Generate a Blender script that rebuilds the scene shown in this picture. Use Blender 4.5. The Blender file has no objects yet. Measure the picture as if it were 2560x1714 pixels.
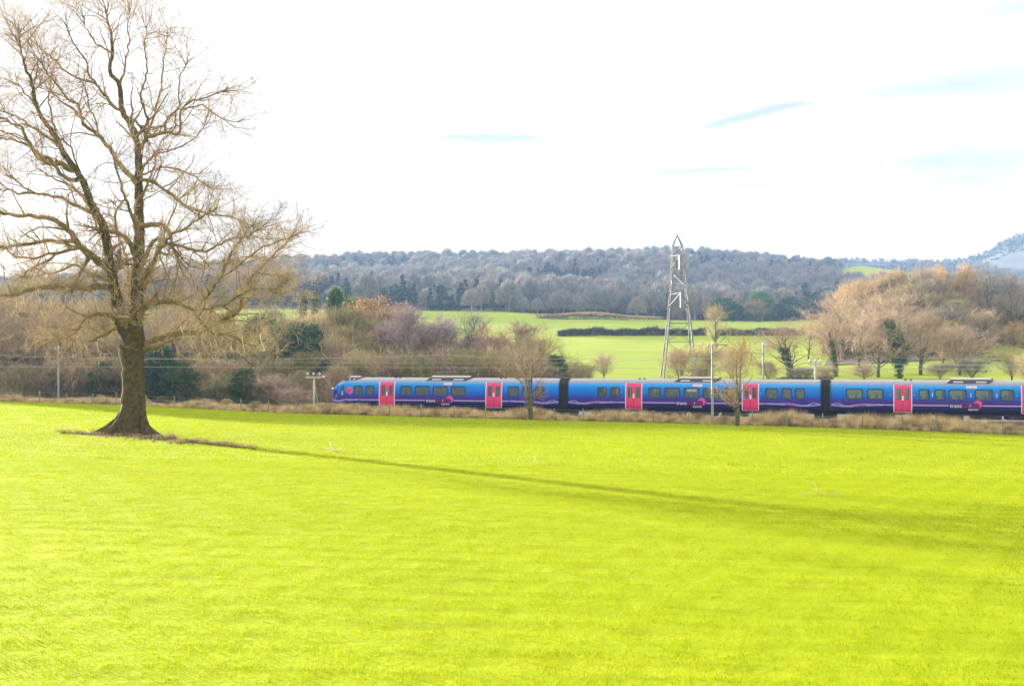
import bpy, math, random
import numpy as np
from mathutils import Vector, Matrix
R = math.radians
rng = np.random.default_rng(7)
random.seed(7)
scene = bpy.context.scene
COL = scene.collection

# ------------------------------------------------------------------ camera, world, sun, exposure
F, CX, HY, CZ = 3000.0, 1280.0, 890.0, 6.0      # focal length in photo pixels, centre column, horizon row, eye height
cam_d = bpy.data.cameras.new('camera')
cam = bpy.data.objects.new('camera', cam_d); COL.objects.link(cam)
cam.location = (0, 0, CZ); cam.rotation_euler = (R(90), 0, 0)
cam_d.sensor_width = 36; cam_d.lens = F / 2560 * 36
cam_d.shift_y = (HY - 857) / 2560
cam_d.clip_start = 0.1; cam_d.clip_end = 12000
scene.camera = cam
scene.view_settings.view_transform = 'Standard'
scene.view_settings.look = 'None'
scene.view_settings.gamma = 1
scene.view_settings.use_curve_mapping = False
EXPO = 2.7
scene.view_settings.exposure = EXPO
scene.render.engine = 'CYCLES'
scene.cycles.use_denoising = True
scene.cycles.max_bounces = 5
scene.cycles.diffuse_bounces = 2
scene.cycles.glossy_bounces = 2
scene.cycles.transmission_bounces = 3
scene.cycles.transparent_max_bounces = 8
scene.cycles.volume_bounces = 0
scene.render.filter_size = 1.5

SUN_EL = 6.7
SUN_V = Vector((-math.cos(R(48.5)) * math.cos(R(SUN_EL)), math.sin(R(48.5)) * math.cos(R(SUN_EL)), math.sin(R(SUN_EL))))  # towards the sun
sun_d = bpy.data.lights.new('sun', 'SUN'); sun_d.energy = 5.0; sun_d.angle = R(0.53); sun_d.color = (1.0, 0.93, 0.80)
sun = bpy.data.objects.new('sun', sun_d); COL.objects.link(sun)
sun.rotation_euler = SUN_V.to_track_quat('Z', 'Y').to_euler()
sun.location = (-60, 60, 60)


class NT:
    """small helper for node graphs"""
    def __init__(s, tree):
        s.t = tree; s.n = tree.nodes; s.l = tree.links
    def new(s, kind, **kw):
        nd = s.n.new(kind)
        for k, v in kw.items(): setattr(nd, k, v)
        return nd
    def put(s, sock, v):
        if isinstance(v, bpy.types.NodeSocket): s.l.new(v, sock)
        elif v is not None:
            try: sock.default_value = v
            except Exception: sock.default_value = (v[0], v[1], v[2], 1) if hasattr(v, '__len__') else v
    def math(s, op, a, b=None, c=None, clamp=False):
        nd = s.new('ShaderNodeMath', operation=op); nd.use_clamp = clamp
        s.put(nd.inputs[0], a)
        if b is not None: s.put(nd.inputs[1], b)
        if c is not None: s.put(nd.inputs[2], c)
        return nd.outputs[0]
    def mix(s, f, a, b, mode='MIX'):
        nd = s.new('ShaderNodeMix', data_type='RGBA', blend_type=mode)
        s.put(nd.inputs[0], f)
        for sock, v in ((nd.inputs[6], a), (nd.inputs[7], b)):
            if isinstance(v, bpy.types.NodeSocket): s.l.new(v, sock)
            else: sock.default_value = (v[0], v[1], v[2], 1)
        return nd.outputs[2]
    def noise(s, vec, scale, detail=3, rough=0.55, dist=0.0, out=0):
        nd = s.new('ShaderNodeTexNoise')
        if vec is not None: s.l.new(vec, nd.inputs['Vector'])
        nd.inputs['Scale'].default_value = scale; nd.inputs['Detail'].default_value = detail
        nd.inputs['Roughness'].default_value = rough; nd.inputs['Distortion'].default_value = dist
        return nd.outputs[out]
    def mapr(s, v, a, b, c=0.0, d=1.0, smooth=False):
        nd = s.new('ShaderNodeMapRange'); nd.interpolation_type = 'SMOOTHSTEP' if smooth else 'LINEAR'
        s.put(nd.inputs[0], v)
        for k, x in zip((1, 2, 3, 4), (a, b, c, d)): nd.inputs[k].default_value = x
        return nd.outputs[0]
    def scalev(s, vec, sc, loc=(0, 0, 0)):
        nd = s.new('ShaderNodeMapping'); s.l.new(vec, nd.inputs[0]); nd.inputs['Scale'].default_value = sc
        nd.inputs['Location'].default_value = loc
        return nd.outputs[0]


world = bpy.data.worlds.new('World'); scene.world = world; world.use_nodes = True
w = NT(world.node_tree); w.n.clear()
sky = w.new('ShaderNodeTexSky', sky_type='NISHITA'); sky.sun_disc = False
sky.sun_elevation = R(SUN_EL); sky.sun_rotation = math.atan2(SUN_V.x, SUN_V.y)
bg1 = w.new('ShaderNodeBackground'); w.l.new(sky.outputs[0], bg1.inputs[0]); bg1.inputs[1].default_value = 0.12
tc = w.new('ShaderNodeTexCoord'); sep = w.new('ShaderNodeSeparateXYZ'); w.l.new(tc.outputs['Generated'], sep.inputs[0])
dx, dy, dz = sep.outputs
az = w.math('ARCTAN2', dx, dy); el = w.math('ARCSINE', dz)
zc = w.math('MAXIMUM', dz, 0.0)
den = w.math('ADD', zc, 0.10)
cmb = w.new('ShaderNodeCombineXYZ'); w.put(cmb.inputs[0], w.math('DIVIDE', dx, den)); w.put(cmb.inputs[1], w.math('DIVIDE', dy, den))
cloudn = w.noise(cmb.outputs[0], 1.1, 6, 0.55, 0.3)
cmb2 = w.new('ShaderNodeCombineXYZ'); w.put(cmb2.inputs[0], w.math('MULTIPLY', az, 9.0)); w.put(cmb2.inputs[1], w.math('MULTIPLY', el, 60.0))
streak = w.noise(cmb2.outputs[0], 1.0, 5, 0.6, 0.4)
wob = w.math('MULTIPLY', w.math('SUBTRACT', streak, 0.5), 0.010)
el2 = w.math('ADD', el, wob)


def patch(px, py, rx, ry, amp, tilt=0.0):
    a0 = math.atan((px - CX) / F); e0 = math.atan((HY - py) / F)
    ua = w.math('SUBTRACT', az, a0)
    ue = w.math('SUBTRACT', w.math('SUBTRACT', el2, e0), w.math('MULTIPLY', ua, tilt))
    ua = w.math('DIVIDE', ua, rx / F); ue = w.math('DIVIDE', ue, ry / F)
    q = w.math('ADD', w.math('MULTIPLY', ua, ua), w.math('MULTIPLY', ue, ue))
    g = w.math('MULTIPLY', w.math('EXPONENT', w.math('MULTIPLY', q, -1.0)), amp * 1.5)
    return g


acc = None
for p in [(2300, 250, 300, 30, .28), (1500, 560, 500, 22, .16), (2000, 410, 260, 12, .3), (1230, 343, 120, 9, 1.1), (1140, 350, 120, 8, .5), (1860, 305, 110, 13, 1.1, .18), (1960, 280, 60, 7, .7, .1), (1700, 433, 130, 5, .75), (1790, 427, 100, 4, .5),
          (1560, 478, 160, 12, .25), (1850, 480, 200, 25, .35), (2400, 440, 260, 50, .40), (2520, 90, 200, 40, .40), (2250, 135, 280, 8, .35),
          (800, 470, 60, 7, .5), (1090, 392, 50, 5, .4), (970, 465, 60, 6, .4), (60, 30, 160, 34, .55), (250, 430, 220, 60, .55), (60, 420, 120, 30, .5), (2200, 560, 300, 20, .28)]:
    g = patch(*p); acc = g if acc is None else w.math('ADD', acc, g)
acc = w.math('MULTIPLY', acc, w.mapr(streak, 0.3, 0.7, 0.45, 1.15))
wash = w.math('MULTIPLY', w.math('MULTIPLY', w.mapr(cloudn, 0.42, 0.68, 0, 1, True), 0.50), w.mapr(az, -0.12, 0.25, 0.35, 1.0))
shade = w.math('ADD', acc, wash, clamp=True)
lum = w.math('MULTIPLY', w.math('ADD', w.math('MULTIPLY', zc, 1.7), 1.0), 0.955 / 2 ** EXPO)
smooth_lum = w.math('MULTIPLY', w.math('SUBTRACT', 1.0, w.math('MULTIPLY', shade, 0.56)), lum)
ccol = w.mix(shade, (1.0, 0.985, 0.96), (0.975, 0.955, 0.975))
bg2 = w.new('ShaderNodeBackground'); w.l.new(ccol, bg2.inputs[0]); w.l.new(smooth_lum, bg2.inputs[1])
mx = w.new('ShaderNodeMixShader'); mx.inputs[0].default_value = 0.93
w.l.new(bg1.outputs[0], mx.inputs[1]); w.l.new(bg2.outputs[0], mx.inputs[2])
wo = w.new('ShaderNodeOutputWorld'); w.l.new(mx.outputs[0], wo.inputs[0])


# ------------------------------------------------------------------ materials
def mat(name, base, rough=0.8, noise=None, spec=0.3, bump=0.0, bscale=20.0, metal=0.0, objcol=False, translucent=0.0, coord='Object', island=0.0):
    m = bpy.data.materials.new(name); m.use_nodes = True
    t = NT(m.node_tree); bsdf = t.n['Principled BSDF']; out = t.n['Material Output']
    tcn = t.new('ShaderNodeTexCoord'); vec = tcn.outputs['Object' if coord == 'World' else coord]
    if coord == 'World':
        vec = t.new('ShaderNodeNewGeometry').outputs['Position']
    col = (base[0], base[1], base[2])
    if objcol:
        oi = t.new('ShaderNodeObjectInfo'); col = oi.outputs['Color']
    if noise:
        other, sc, lo, hi = noise
        f = t.mapr(t.noise(vec, sc, 4), lo, hi)
        col = t.mix(f, col, other)
    if island:
        gi = t.new('ShaderNodeNewGeometry')
        v = t.mapr(gi.outputs['Random Per Island'], 0, 1, 1 - island, 1 + island)
        cc = t.new('ShaderNodeCombineXYZ')
        for k in range(3): t.l.new(v, cc.inputs[k])
        col = t.mix(1.0, col, cc.outputs[0], 'MULTIPLY')
    if isinstance(col, tuple): bsdf.inputs['Base Color'].default_value = (*col, 1)
    else: t.l.new(col, bsdf.inputs['Base Color'])
    bsdf.inputs['Roughness'].default_value = rough; bsdf.inputs['Metallic'].default_value = metal
    bsdf.inputs['Specular IOR Level'].default_value = spec
    if bump:
        b = t.new('ShaderNodeBump'); b.inputs['Strength'].default_value = bump; b.inputs['Distance'].default_value = 0.05
        t.l.new(t.noise(vec, bscale, 5), b.inputs['Height']); t.l.new(b.outputs[0], bsdf.inputs['Normal'])
    if translucent:
        tr = t.new('ShaderNodeBsdfTranslucent')
        if isinstance(col, tuple): tr.inputs[0].default_value = (*col, 1)
        else: t.l.new(col, tr.inputs[0])
        ms = t.new('ShaderNodeMixShader'); ms.inputs[0].default_value = translucent
        t.l.new(bsdf.outputs[0], ms.inputs[1]); t.l.new(tr.outputs[0], ms.inputs[2]); t.l.new(ms.outputs[0], out.inputs[0])
    return m


M = {}
M['bark'] = mat('oak_bark', (0.115, 0.085, 0.045), 0.9, noise=((0.055, 0.055, 0.018), 5.5, .40, .62), bump=0.9, bscale=14, spec=.1)
M['limb'] = mat('limb_bark', (0.27, 0.18, 0.115), 0.9, noise=((0.15, 0.135, 0.045), 1.3, .47, .60), bump=0.6, bscale=20, spec=.1)
M['twig'] = mat('twig_bark', (0.58, 0.43, 0.31), 0.9, noise=((0.36, 0.24, 0.19), .7, .4, .65), spec=.1, island=.3)
M['shoot'] = mat('shoot_bark', (0.60, 0.47, 0.31), 0.9, noise=((0.25, 0.24, 0.09), 1.2, .5, .62), spec=.1, island=.35)
M['treecol'] = mat('bare_twigs', (1, 1, 1), 0.95, objcol=True, spec=.05, island=.35)
M['treebark'] = mat('grey_brown_bark', (0.13, 0.105, 0.07), 0.95, noise=((0.09, 0.10, 0.04), .8, .4, .6), spec=.05)
M['birchbark'] = mat('birch_bark', (0.55, 0.50, 0.45), 0.8, noise=((0.2, 0.16, 0.14), 3.0, .55, .62), spec=.1)
M['leafcol'] = mat('evergreen_leaves', (1, 1, 1), 0.7, objcol=True, spec=.2, island=.45, translucent=.2)
M['post'] = mat('weathered_post', (0.20, 0.18, 0.12), 0.9, noise=((0.32, 0.30, 0.2), 4, .4, .6), spec=.1)
M['wire'] = mat('wire', (0.42, 0.42, 0.38), 0.6, spec=.3)
M['galv'] = mat('galvanised_steel', (0.33, 0.345, 0.33), 0.6, noise=((0.25, 0.25, 0.235), 1.5, .4, .6), spec=.4)
M['lattice'] = mat('lattice_steel', (0.22, 0.215, 0.21), 0.7, noise=((0.15, 0.14, 0.14), .5, .4, .6), spec=.3)
M['porcelain'] = mat('porcelain', (0.55, 0.54, 0.52), 0.3, noise=((0.4, 0.39, 0.38), 5, .45, .6), spec=.5)
M['brownins'] = mat('insulator_dark', (0.10, 0.06, 0.05), 0.4, spec=.5)
M['creampost'] = mat('cream_wood', (0.52, 0.50, 0.40), 0.8, noise=((0.38, 0.40, 0.26), 2, .4, .65), spec=.2)
M['ballast'] = mat('ballast', (0.16, 0.145, 0.13), 0.95, noise=((0.28, 0.26, 0.23), 14, .45, .55), bump=1, bscale=22, spec=.1, coord='World')
M['rail'] = mat('rail_steel', (0.16, 0.10, 0.07), 0.5, metal=.5)
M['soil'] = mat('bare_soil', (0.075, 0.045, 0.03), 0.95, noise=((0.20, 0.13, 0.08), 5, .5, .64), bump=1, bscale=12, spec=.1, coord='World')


def ground_mat(name, cols, scales, rows=0.0, bump=.5):
    m = bpy.data.materials.new(name); m.use_nodes = True
    t = NT(m.node_tree); b = t.n['Principled BSDF']
    pos = t.new('ShaderNodeNewGeometry').outputs['Position']
    f1 = t.mapr(t.noise(pos, scales[0], 5, .6), .35, .68)
    c = t.mix(f1, cols[0], cols[1])
    v2 = t.scalev(pos, (.35, 1.3, 1))
    f2 = t.mapr(t.noise(v2, scales[1], 4, .6), .52, .75)
    c = t.mix(f2, c, cols[2])
    if rows:
        wv = t.scalev(pos, (.02, .9, 1)); f3 = t.mapr(t.noise(wv, 1.0, 4, .7, 0), .45, .62)
        c = t.mix(t.math('MULTIPLY', f3, rows), c, cols[3])
    t.l.new(c, b.inputs['Base Color']); b.inputs['Roughness'].default_value = 1; b.inputs['Specular IOR Level'].default_value = 0.05
    bp = t.new('ShaderNodeBump'); bp.inputs['Strength'].default_value = bump; bp.inputs['Distance'].default_value = .08
    t.l.new(t.noise(pos, scales[1] * 2.5, 5, .7), bp.inputs['Height']); t.l.new(bp.outputs[0], b.inputs['Normal'])
    return m


M['crop'] = ground_mat('young_crop', [(0.29, 0.35, 0.004), (0.35, 0.39, 0.010), (0.225, 0.275, 0.003), (0.265, 0.32, 0.003)], (.12, 1.6), rows=.6)
M['pasture'] = ground_mat('pasture_grass', [(0.25, 0.32, 0.03), (0.34, 0.38, 0.045), (0.20, 0.26, 0.03), (0.29, 0.34, 0.035)], (.02, .25), rows=.3)
M['verge'] = ground_mat('verge_soil', [(0.12, 0.09, 0.045), (0.17, 0.13, 0.06), (0.09, 0.085, 0.035), (0, 0, 0)], (.3, 2.0))
M['woodfloor'] = ground_mat('woodland_floor', [(0.14, 0.11, 0.085), (0.19, 0.15, 0.11), (0.11, 0.10, 0.07), (0, 0, 0)], (.03, .3))


def blade_mat(name, c1, c2, c3, tr=.35, sc=.25, rows=0.0):
    m = bpy.data.materials.new(name); m.use_nodes = True
    t = NT(m.node_tree); b = t.n['Principled BSDF']; out = t.n['Material Output']
    g = t.new('ShaderNodeNewGeometry')
    c = t.mix(g.outputs['Random Per Island'], c1, c2)
    f = t.mapr(t.noise(g.outputs['Position'], sc, 4, .6), .42, .66)
    c = t.mix(f, c, c3)
    if rows:
        mp = t.new('ShaderNodeMapping'); t.l.new(g.outputs['Position'], mp.inputs[0]); mp.inputs['Rotation'].default_value = (0, 0, .16); mp.inputs['Scale'].default_value = (.06, 5.0, 1)
        c = t.mix(t.math('MULTIPLY', t.mapr(t.noise(mp.outputs[0], 1.0, 3, .6), .48, .62), rows), c, (c3[0] * .72, c3[1] * .78, c3[2]))
    t.l.new(c, b.inputs['Base Color']); b.inputs['Roughness'].default_value = 1; b.inputs['Specular IOR Level'].default_value = .0
    tr_ = t.new('ShaderNodeBsdfTranslucent'); t.l.new(c, tr_.inputs[0])
    ms = t.new('ShaderNodeMixShader'); ms.inputs[0].default_value = tr
    t.l.new(b.outputs[0], ms.inputs[1]); t.l.new(tr_.outputs[0], ms.inputs[2]); t.l.new(ms.outputs[0], out.inputs[0])
    return m


M['blade'] = blade_mat('crop_blades', (0.30, 0.355, 0.002), (0.42, 0.44, 0.010), (0.285, 0.345, 0.002), .4, rows=.5)
M['dry'] = blade_mat('dry_grass_blades', (0.56, 0.40, 0.17), (0.92, 0.74, 0.42), (0.27, 0.18, 0.07), .3, 1.1)
M['straw'] = blade_mat('straw_blades', (0.50, 0.36, 0.17), (0.62, 0.48, 0.27), (0.35, 0.22, 0.11), .1, .6)


# ------------------------------------------------------------------ object helpers
def link(o, parent=None):
    COL.objects.link(o)
    if parent is not None: o.parent = parent
    return o


def tag(o, label=None, cat=None, group=None, kind=None):
    if label: o['label'] = label
    if cat: o['category'] = cat
    if group: o['group'] = group
    if kind: o['kind'] = kind
    return o


def empty(name, loc, rotz=0, label=None, cat=None, group=None):
    o = bpy.data.objects.new(name, None); o.empty_display_size = .3
    o.location = loc; o.rotation_euler = (0, 0, rotz); link(o)
    return tag(o, label, cat, group)


def npmesh(name, V, Fq, mats=None, smooth=False, mi=None):
    """V (n,3); Fq (m,4) or (m,3) array or a list of arrays"""
    if not isinstance(Fq, (list, tuple)): Fq = [Fq]
    Fq = [np.asarray(f, dtype=np.int32) for f in Fq if len(f)]
    me = bpy.data.meshes.new(name)
    V = np.asarray(V, dtype=np.float32)
    loops = np.concatenate([f.ravel() for f in Fq]) if Fq else np.zeros(0, np.int32)
    counts = np.concatenate([np.full(len(f), f.shape[1], np.int32) for f in Fq]) if Fq else np.zeros(0, np.int32)
    starts = np.concatenate([[0], np.cumsum(counts)[:-1]]).astype(np.int32) if len(counts) else counts
    me.vertices.add(len(V)); me.vertices.foreach_set('co', V.ravel())
    me.loops.add(len(loops)); me.loops.foreach_set('vertex_index', loops)
    me.polygons.add(len(counts)); me.polygons.foreach_set('loop_start', starts); me.polygons.foreach_set('loop_total', counts)
    if mi is not None: me.polygons.foreach_set('material_index', np.asarray(mi, dtype=np.int32))
    me.update(calc_edges=True); me.validate()
    if smooth: me.polygons.foreach_set('use_smooth', np.ones(len(me.polygons), dtype=bool))
    for m in (mats or []): me.materials.append(m)
    return me


def meshobj(name, me, parent=None, loc=None):
    o = bpy.data.objects.new(name, me); link(o, parent)
    if loc is not None: o.location = loc
    return o


class MB:
    """collects boxes, bars and sheets into one mesh"""
    def __init__(s): s.v = []; s.f = []; s.m = []
    def poly(s, pts, faces, mi=0):
        b = len(s.v); s.v += [tuple(p) for p in pts]
        for f in faces: s.f.append(tuple(b + i for i in f)); s.m.append(mi)
        return s
    def box(s, x0, x1, y0, y1, z0, z1, mi=0):
        p = [(x0, y0, z0), (x1, y0, z0), (x1, y1, z0), (x0, y1, z0), (x0, y0, z1), (x1, y0, z1), (x1, y1, z1), (x0, y1, z1)]
        return s.poly(p, [(0, 3, 2, 1), (4, 5, 6, 7), (0, 1, 5, 4), (1, 2, 6, 5), (2, 3, 7, 6), (3, 0, 4, 7)], mi)
    def bar(s, a, b, r, k=4, r2=None, mi=0):
        a = Vector(a); b = Vector(b); d = (b - a)
        if d.length < 1e-6: return s
        d.normalize(); ref = Vector((0, 0, 1)) if abs(d.z) < .9 else Vector((1, 0, 0))
        u = d.cross(ref).normalized(); v = d.cross(u)
        r2 = r if r2 is None else r2; pts = []
        for c, rr in ((a, r), (b, r2)):
            for i in range(k):
                t = 2 * math.pi * (i + .5) / k; pts.append(c + u * math.cos(t) * rr + v * math.sin(t) * rr)
        fs = [(i, (i + 1) % k, k + (i + 1) % k, k + i) for i in range(k)] + [tuple(range(k - 1, -1, -1)), tuple(range(k, 2 * k))]
        return s.poly(pts, fs, mi)
    def lathe(s, c, prof, k=10, mi=0):
        pts = []; n = len(prof)
        for r, z in prof:
            for i in range(k):
                t = 2 * math.pi * i / k; pts.append((c[0] + r * math.cos(t), c[1] + r * math.sin(t), c[2] + z))
        fs = [(j * k + i, j * k + (i + 1) % k, (j + 1) * k + (i + 1) % k, (j + 1) * k + i) for j in range(n - 1) for i in range(k)]
        fs += [tuple(range(k - 1, -1, -1)), tuple(range((n - 1) * k, n * k))]
        return s.poly(pts, fs, mi)
    def mesh(s, name, mats, smooth=False):
        me = bpy.data.meshes.new(name); me.from_pydata([tuple(p) for p in s.v], [], s.f)
        for m in mats: me.materials.append(m)
        me.polygons.foreach_set('material_index', s.m)
        if smooth: me.polygons.foreach_set('use_smooth', [True] * len(s.f))
        me.update(); return me
    def build(s, name, mats, parent=None, smooth=False):
        if not isinstance(mats, (list, tuple)): mats = [mats]
        return meshobj(name, s.mesh(name, mats, smooth), parent)


def tubes(P, Rr, k=3):
    """P (B,n,3) polylines, Rr (B,n) radii -> V, F of open tubes"""
    P = np.asarray(P, float); Rr = np.asarray(Rr, float); B, n, _ = P.shape
    T = np.gradient(P, axis=1); T /= np.linalg.norm(T, axis=2, keepdims=True) + 1e-9
    ref = np.zeros_like(T); ref[..., 2] = 1.0
    mean = T.mean(axis=1); vert = np.abs(mean[:, 2]) > .85
    ref[vert] = (1.0, 0.13, 0.0)
    U = np.cross(T, ref); U /= np.linalg.norm(U, axis=2, keepdims=True) + 1e-9
    W = np.cross(T, U)
    a = np.arange(k) * 2 * np.pi / k
    V = P[:, :, None, :] + Rr[:, :, None, None] * (np.cos(a)[None, None, :, None] * U[:, :, None, :] + np.sin(a)[None, None, :, None] * W[:, :, None, :])
    idx = np.arange(B * n * k).reshape(B, n, k)
    a0 = idx[:, :-1, :]; a1 = np.roll(idx, -1, axis=2)[:, :-1, :]; b0 = idx[:, 1:, :]; b1 = np.roll(idx, -1, axis=2)[:, 1:, :]
    Fc = np.stack([a0, a1, b1, b0], axis=-1).reshape(-1, 4)
    return V.reshape(-1, 3), Fc


def merge(parts):
    Vs, Fs, o = [], [], 0
    for V, Fc in parts:
        Vs.append(V); Fs.append(Fc + o); o += len(V)
    return np.concatenate(Vs), np.concatenate(Fs)


def norm(a): return a / (np.linalg.norm(a, axis=-1, keepdims=True) + 1e-9)


def grow(P, Rp, per, length, n=4, tmin=.2, tmax=1.0, ang=(35, 70), up=.15, wig=.18, rfac=.6, rmin=.004, curve=.0, r=None, taper=.35, shape=None, forward=0.25):
    """vectorised child branches on parents P (B,m,3)"""
    r = r or rng
    B, m, _ = P.shape
    if per < 1: sel = np.where(r.random(B) < per)[0]; idx = sel
    else: idx = np.repeat(np.arange(B), int(per))
    N = len(idx)
    t = r.uniform(tmin, tmax, N); fwd = r.random(N) < forward; t[fwd] = tmax
    f = t * (m - 1); i0 = np.minimum(f.astype(int), m - 2); fr = (f - i0)[:, None]
    pos = P[idx, i0] * (1 - fr) + P[idx, i0 + 1] * fr
    tan = norm(P[idx, i0 + 1] - P[idx, i0])
    rp = Rp[idx, i0] * (1 - fr[:, 0]) + Rp[idx, i0 + 1] * fr[:, 0]
    perp = norm(np.cross(tan, r.normal(size=(N, 3))))
    a = np.radians(r.uniform(ang[0], ang[1], N)); a[fwd] *= .3
    d = norm(np.cos(a)[:, None] * tan + np.sin(a)[:, None] * perp + np.array([0, 0, up]))
    L = length * r.uniform(.55, 1.25, N)
    if shape is not None: L = L * shape(t)
    out = np.zeros((N, n, 3)); out[:, 0] = pos
    step = (L / (n - 1))[:, None]
    for j in range(1, n):
        out[:, j] = out[:, j - 1] + d * step
        d = norm(d + r.normal(size=(N, 3)) * wig + np.array([0, 0, curve]))
    r0 = np.maximum(rp * rfac, rmin)
    rr = r0[:, None] * np.linspace(1, taper, n)[None, :]
    rr = np.maximum(rr, rmin * .6)
    return out, rr


# ------------------------------------------------------------------ the lie of the land
UD = np.array([.9664, -.2571])                 # track direction (to the right, towards the viewer)
def track_y(X): return 119 - .266 * (np.asarray(X, float) + 18.25)
def edge_Y(X): return track_y(X) - 8.5
def px_s(px):
    t = (px - CX) / F
    return (119 * t + 18.25) / (.9664 + .2571 * t)
ep = np.array([(-1500, 972), (0, 1003), (300, 1012), (700, 1032), (820, 1036), (1050, 1042), (1400, 1051), (1800, 1061), (2100, 1070), (2560, 1088), (3600, 1130)], float)
_t = (ep[:, 0] - CX) / F
_Y = (119 - 8.5 - .266 * 18.25) / (1 + .266 * _t); _X = _t * _Y
_Z = CZ - (ep[:, 1] - HY) / F * _Y
TC = np.array([-4000, -1500, 0, 600, 1000, 1250, 1400, 1500, 1700, 1900, 2050, 2150, 2250, 2450, 2600, 3200, 6500], float)
TD = np.array([128, 150, 190, 250, 330, 450, 560, 700, 900, 1100, 1300, 1700, 6000], float)
rows_ = {
 -4000: [1010, 1000, 985, 960, 900, 840, 820, 800, 790, 780, 790, 800, 870],
 -1500: [1010, 1000, 985, 960, 900, 830, 810, 795, 780, 772, 785, 800, 870],
 0:     [1015, 1003, 980, 950, 880, 810, 785, 770, 755, 744, 770, 800, 870],
 600:   [1020, 1003, 962, 915, 850, 778, 770, 755, 715, 690, 730, 780, 870],
 1000:  [1022, 1000, 952, 905, 850, 785, 776, 755, 705, 668, 710, 780, 870],
 1250:  [1022, 998, 948, 900, 846, 792, 778, 755, 700, 663, 710, 780, 870],
 1400:  [1022, 996, 946, 896, 844, 800, 787, 760, 700, 661, 705, 780, 870],
 1500:  [1022, 994, 945, 894, 842, 799, 792, 765, 698, 659, 705, 780, 870],
 1700:  [1024, 992, 945, 893, 842, 804, 800, 768, 698, 657, 705, 780, 870],
 1900:  [1026, 990, 945, 892, 842, 806, 803, 772, 710, 674, 710, 780, 870],
 2050:  [1028, 985, 942, 880, 842, 806, 800, 772, 722, 692, 715, 780, 870],
 2150:  [1028, 985, 942, 872, 832, 800, 790, 768, 700, 668, 715, 780, 870],
 2250:  [1028, 980, 940, 868, 825, 790, 780, 760, 705, 680, 730, 780, 870],
 2450:  [1030, 975, 938, 860, 825, 790, 775, 760, 735, 715, 740, 780, 870],
 2600:  [1030, 975, 938, 862, 828, 795, 775, 765, 745, 725, 750, 780, 870],
 3200:  [1035, 985, 945, 880, 840, 800, 785, 775, 760, 745, 760, 790, 870],
 6500:  [1040, 1000, 960, 900, 850, 810, 790, 780, 770, 760, 770, 800, 870]}
TZ = np.array([[CZ - (rows_[int(c)][k] - HY) / F * TD[k] for k in range(len(TD))] for c in TC])
PLN = lambda X, Y: CZ - 3.03 - .0246 * X - .0226 * Y


def ground_z(X, Y):
    X = np.asarray(X, float); Y = np.asarray(Y, float); X, Y = np.broadcast_arrays(X, Y)
    E = edge_Y(X); Tt = track_y(X)
    ze = np.interp(X, _X, _Z)
    near = PLN(X, Y) + (ze - PLN(X, E)) * np.clip(Y / E, 0, 1) ** 3
    near += .015 * np.sin(X * .21 + 1.3) * np.sin(Y * .17) * np.clip(Y / 30, 0, 1) * np.clip((E - Y) / 15, 0, 1)
    u = np.clip((Y - E - 3.2) / 2.3, 0, 1); u = u * u * (3 - 2 * u)
    verge = ze * (1 - u) + (-.45) * u
    px = np.clip(CX + F * X / np.maximum(Y, 1), TC[0], TC[-1])
    ci = np.clip(np.searchsorted(TC, px) - 1, 0, len(TC) - 2); cf = (px - TC[ci]) / (TC[ci + 1] - TC[ci]); cf = cf * cf * (3 - 2 * cf) * .5 + cf * .5
    Yc = np.clip(Y, TD[0], TD[-1]); di = np.clip(np.searchsorted(TD, Yc) - 1, 0, len(TD) - 2); df = (Yc - TD[di]) / (TD[di + 1] - TD[di])
    far = (TZ[ci, di] * (1 - cf) + TZ[ci + 1, di] * cf) * (1 - df) + (TZ[ci, di + 1] * (1 - cf) + TZ[ci + 1, di + 1] * cf) * df
    k = np.clip((Y - (Tt + 9)) / 30.0, 0, 1); k = k * k * (3 - 2 * k)
    far = -.45 * (1 - k) + far * k
    far += np.clip((Y - 550) / 300, 0, 1) * 4.0 * np.sin(X * .013 + Y * .004) * np.sin(Y * .011 + 1)
    return np.where(Y < E, near, np.where(Y < Tt - 3, verge, np.where(Y < Tt + 9, -.45, far)))


def gz(x, y): return float(ground_z(x, y))
def at(px, D): return ((px - CX) / F * D)
def zpx(py, D): return CZ - (py - HY) / F * D


def grid_mesh(name, XX, YY, m, zoff=0.0):
    ZZ = ground_z(XX, YY) + zoff
    nr, nc = XX.shape
    V = np.stack([XX, YY, ZZ], -1).reshape(-1, 3)
    i = np.arange(nr * nc).reshape(nr, nc)
    Fc = np.stack([i[:-1, :-1], i[:-1, 1:], i[1:, 1:], i[1:, :-1]], -1).reshape(-1, 4)
    o = meshobj(name, npmesh(name, V, Fc, [m], smooth=True))
    return tag(o, kind='structure')


xs = np.concatenate([np.linspace(-230, -80, 20), np.linspace(-78, 78, 130), np.linspace(80, 230, 20)])
v = np.linspace(0, 1, 110)[:, None]
EX = edge_Y(xs)[None, :] - .001
XX = np.repeat(xs[None, :], 110, 0)
grid_mesh('crop_field', XX, -80 + v * (EX + 80), M['crop'])
vv = np.linspace(0, 1, 14)[:, None]
XX = np.repeat(xs[None, :], 14, 0)
grid_mesh('railway_verge', XX, edge_Y(xs)[None, :] + vv * 5.499, M['verge'])
XX = np.repeat(xs[None, :], 8, 0); vv = np.linspace(0, 1, 8)[:, None]
grid_mesh('track_bed', XX, track_y(xs)[None, :] - 3 + vv * 11.999, M['verge'])
pxs = np.concatenate([np.linspace(-3900, -300, 40), np.linspace(-280, 2860, 150), np.linspace(2900, 6300, 40)])
tt = (pxs - CX) / F
row0 = (119 + 9 - .266 * 18.25) / (1 + .266 * tt)


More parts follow.
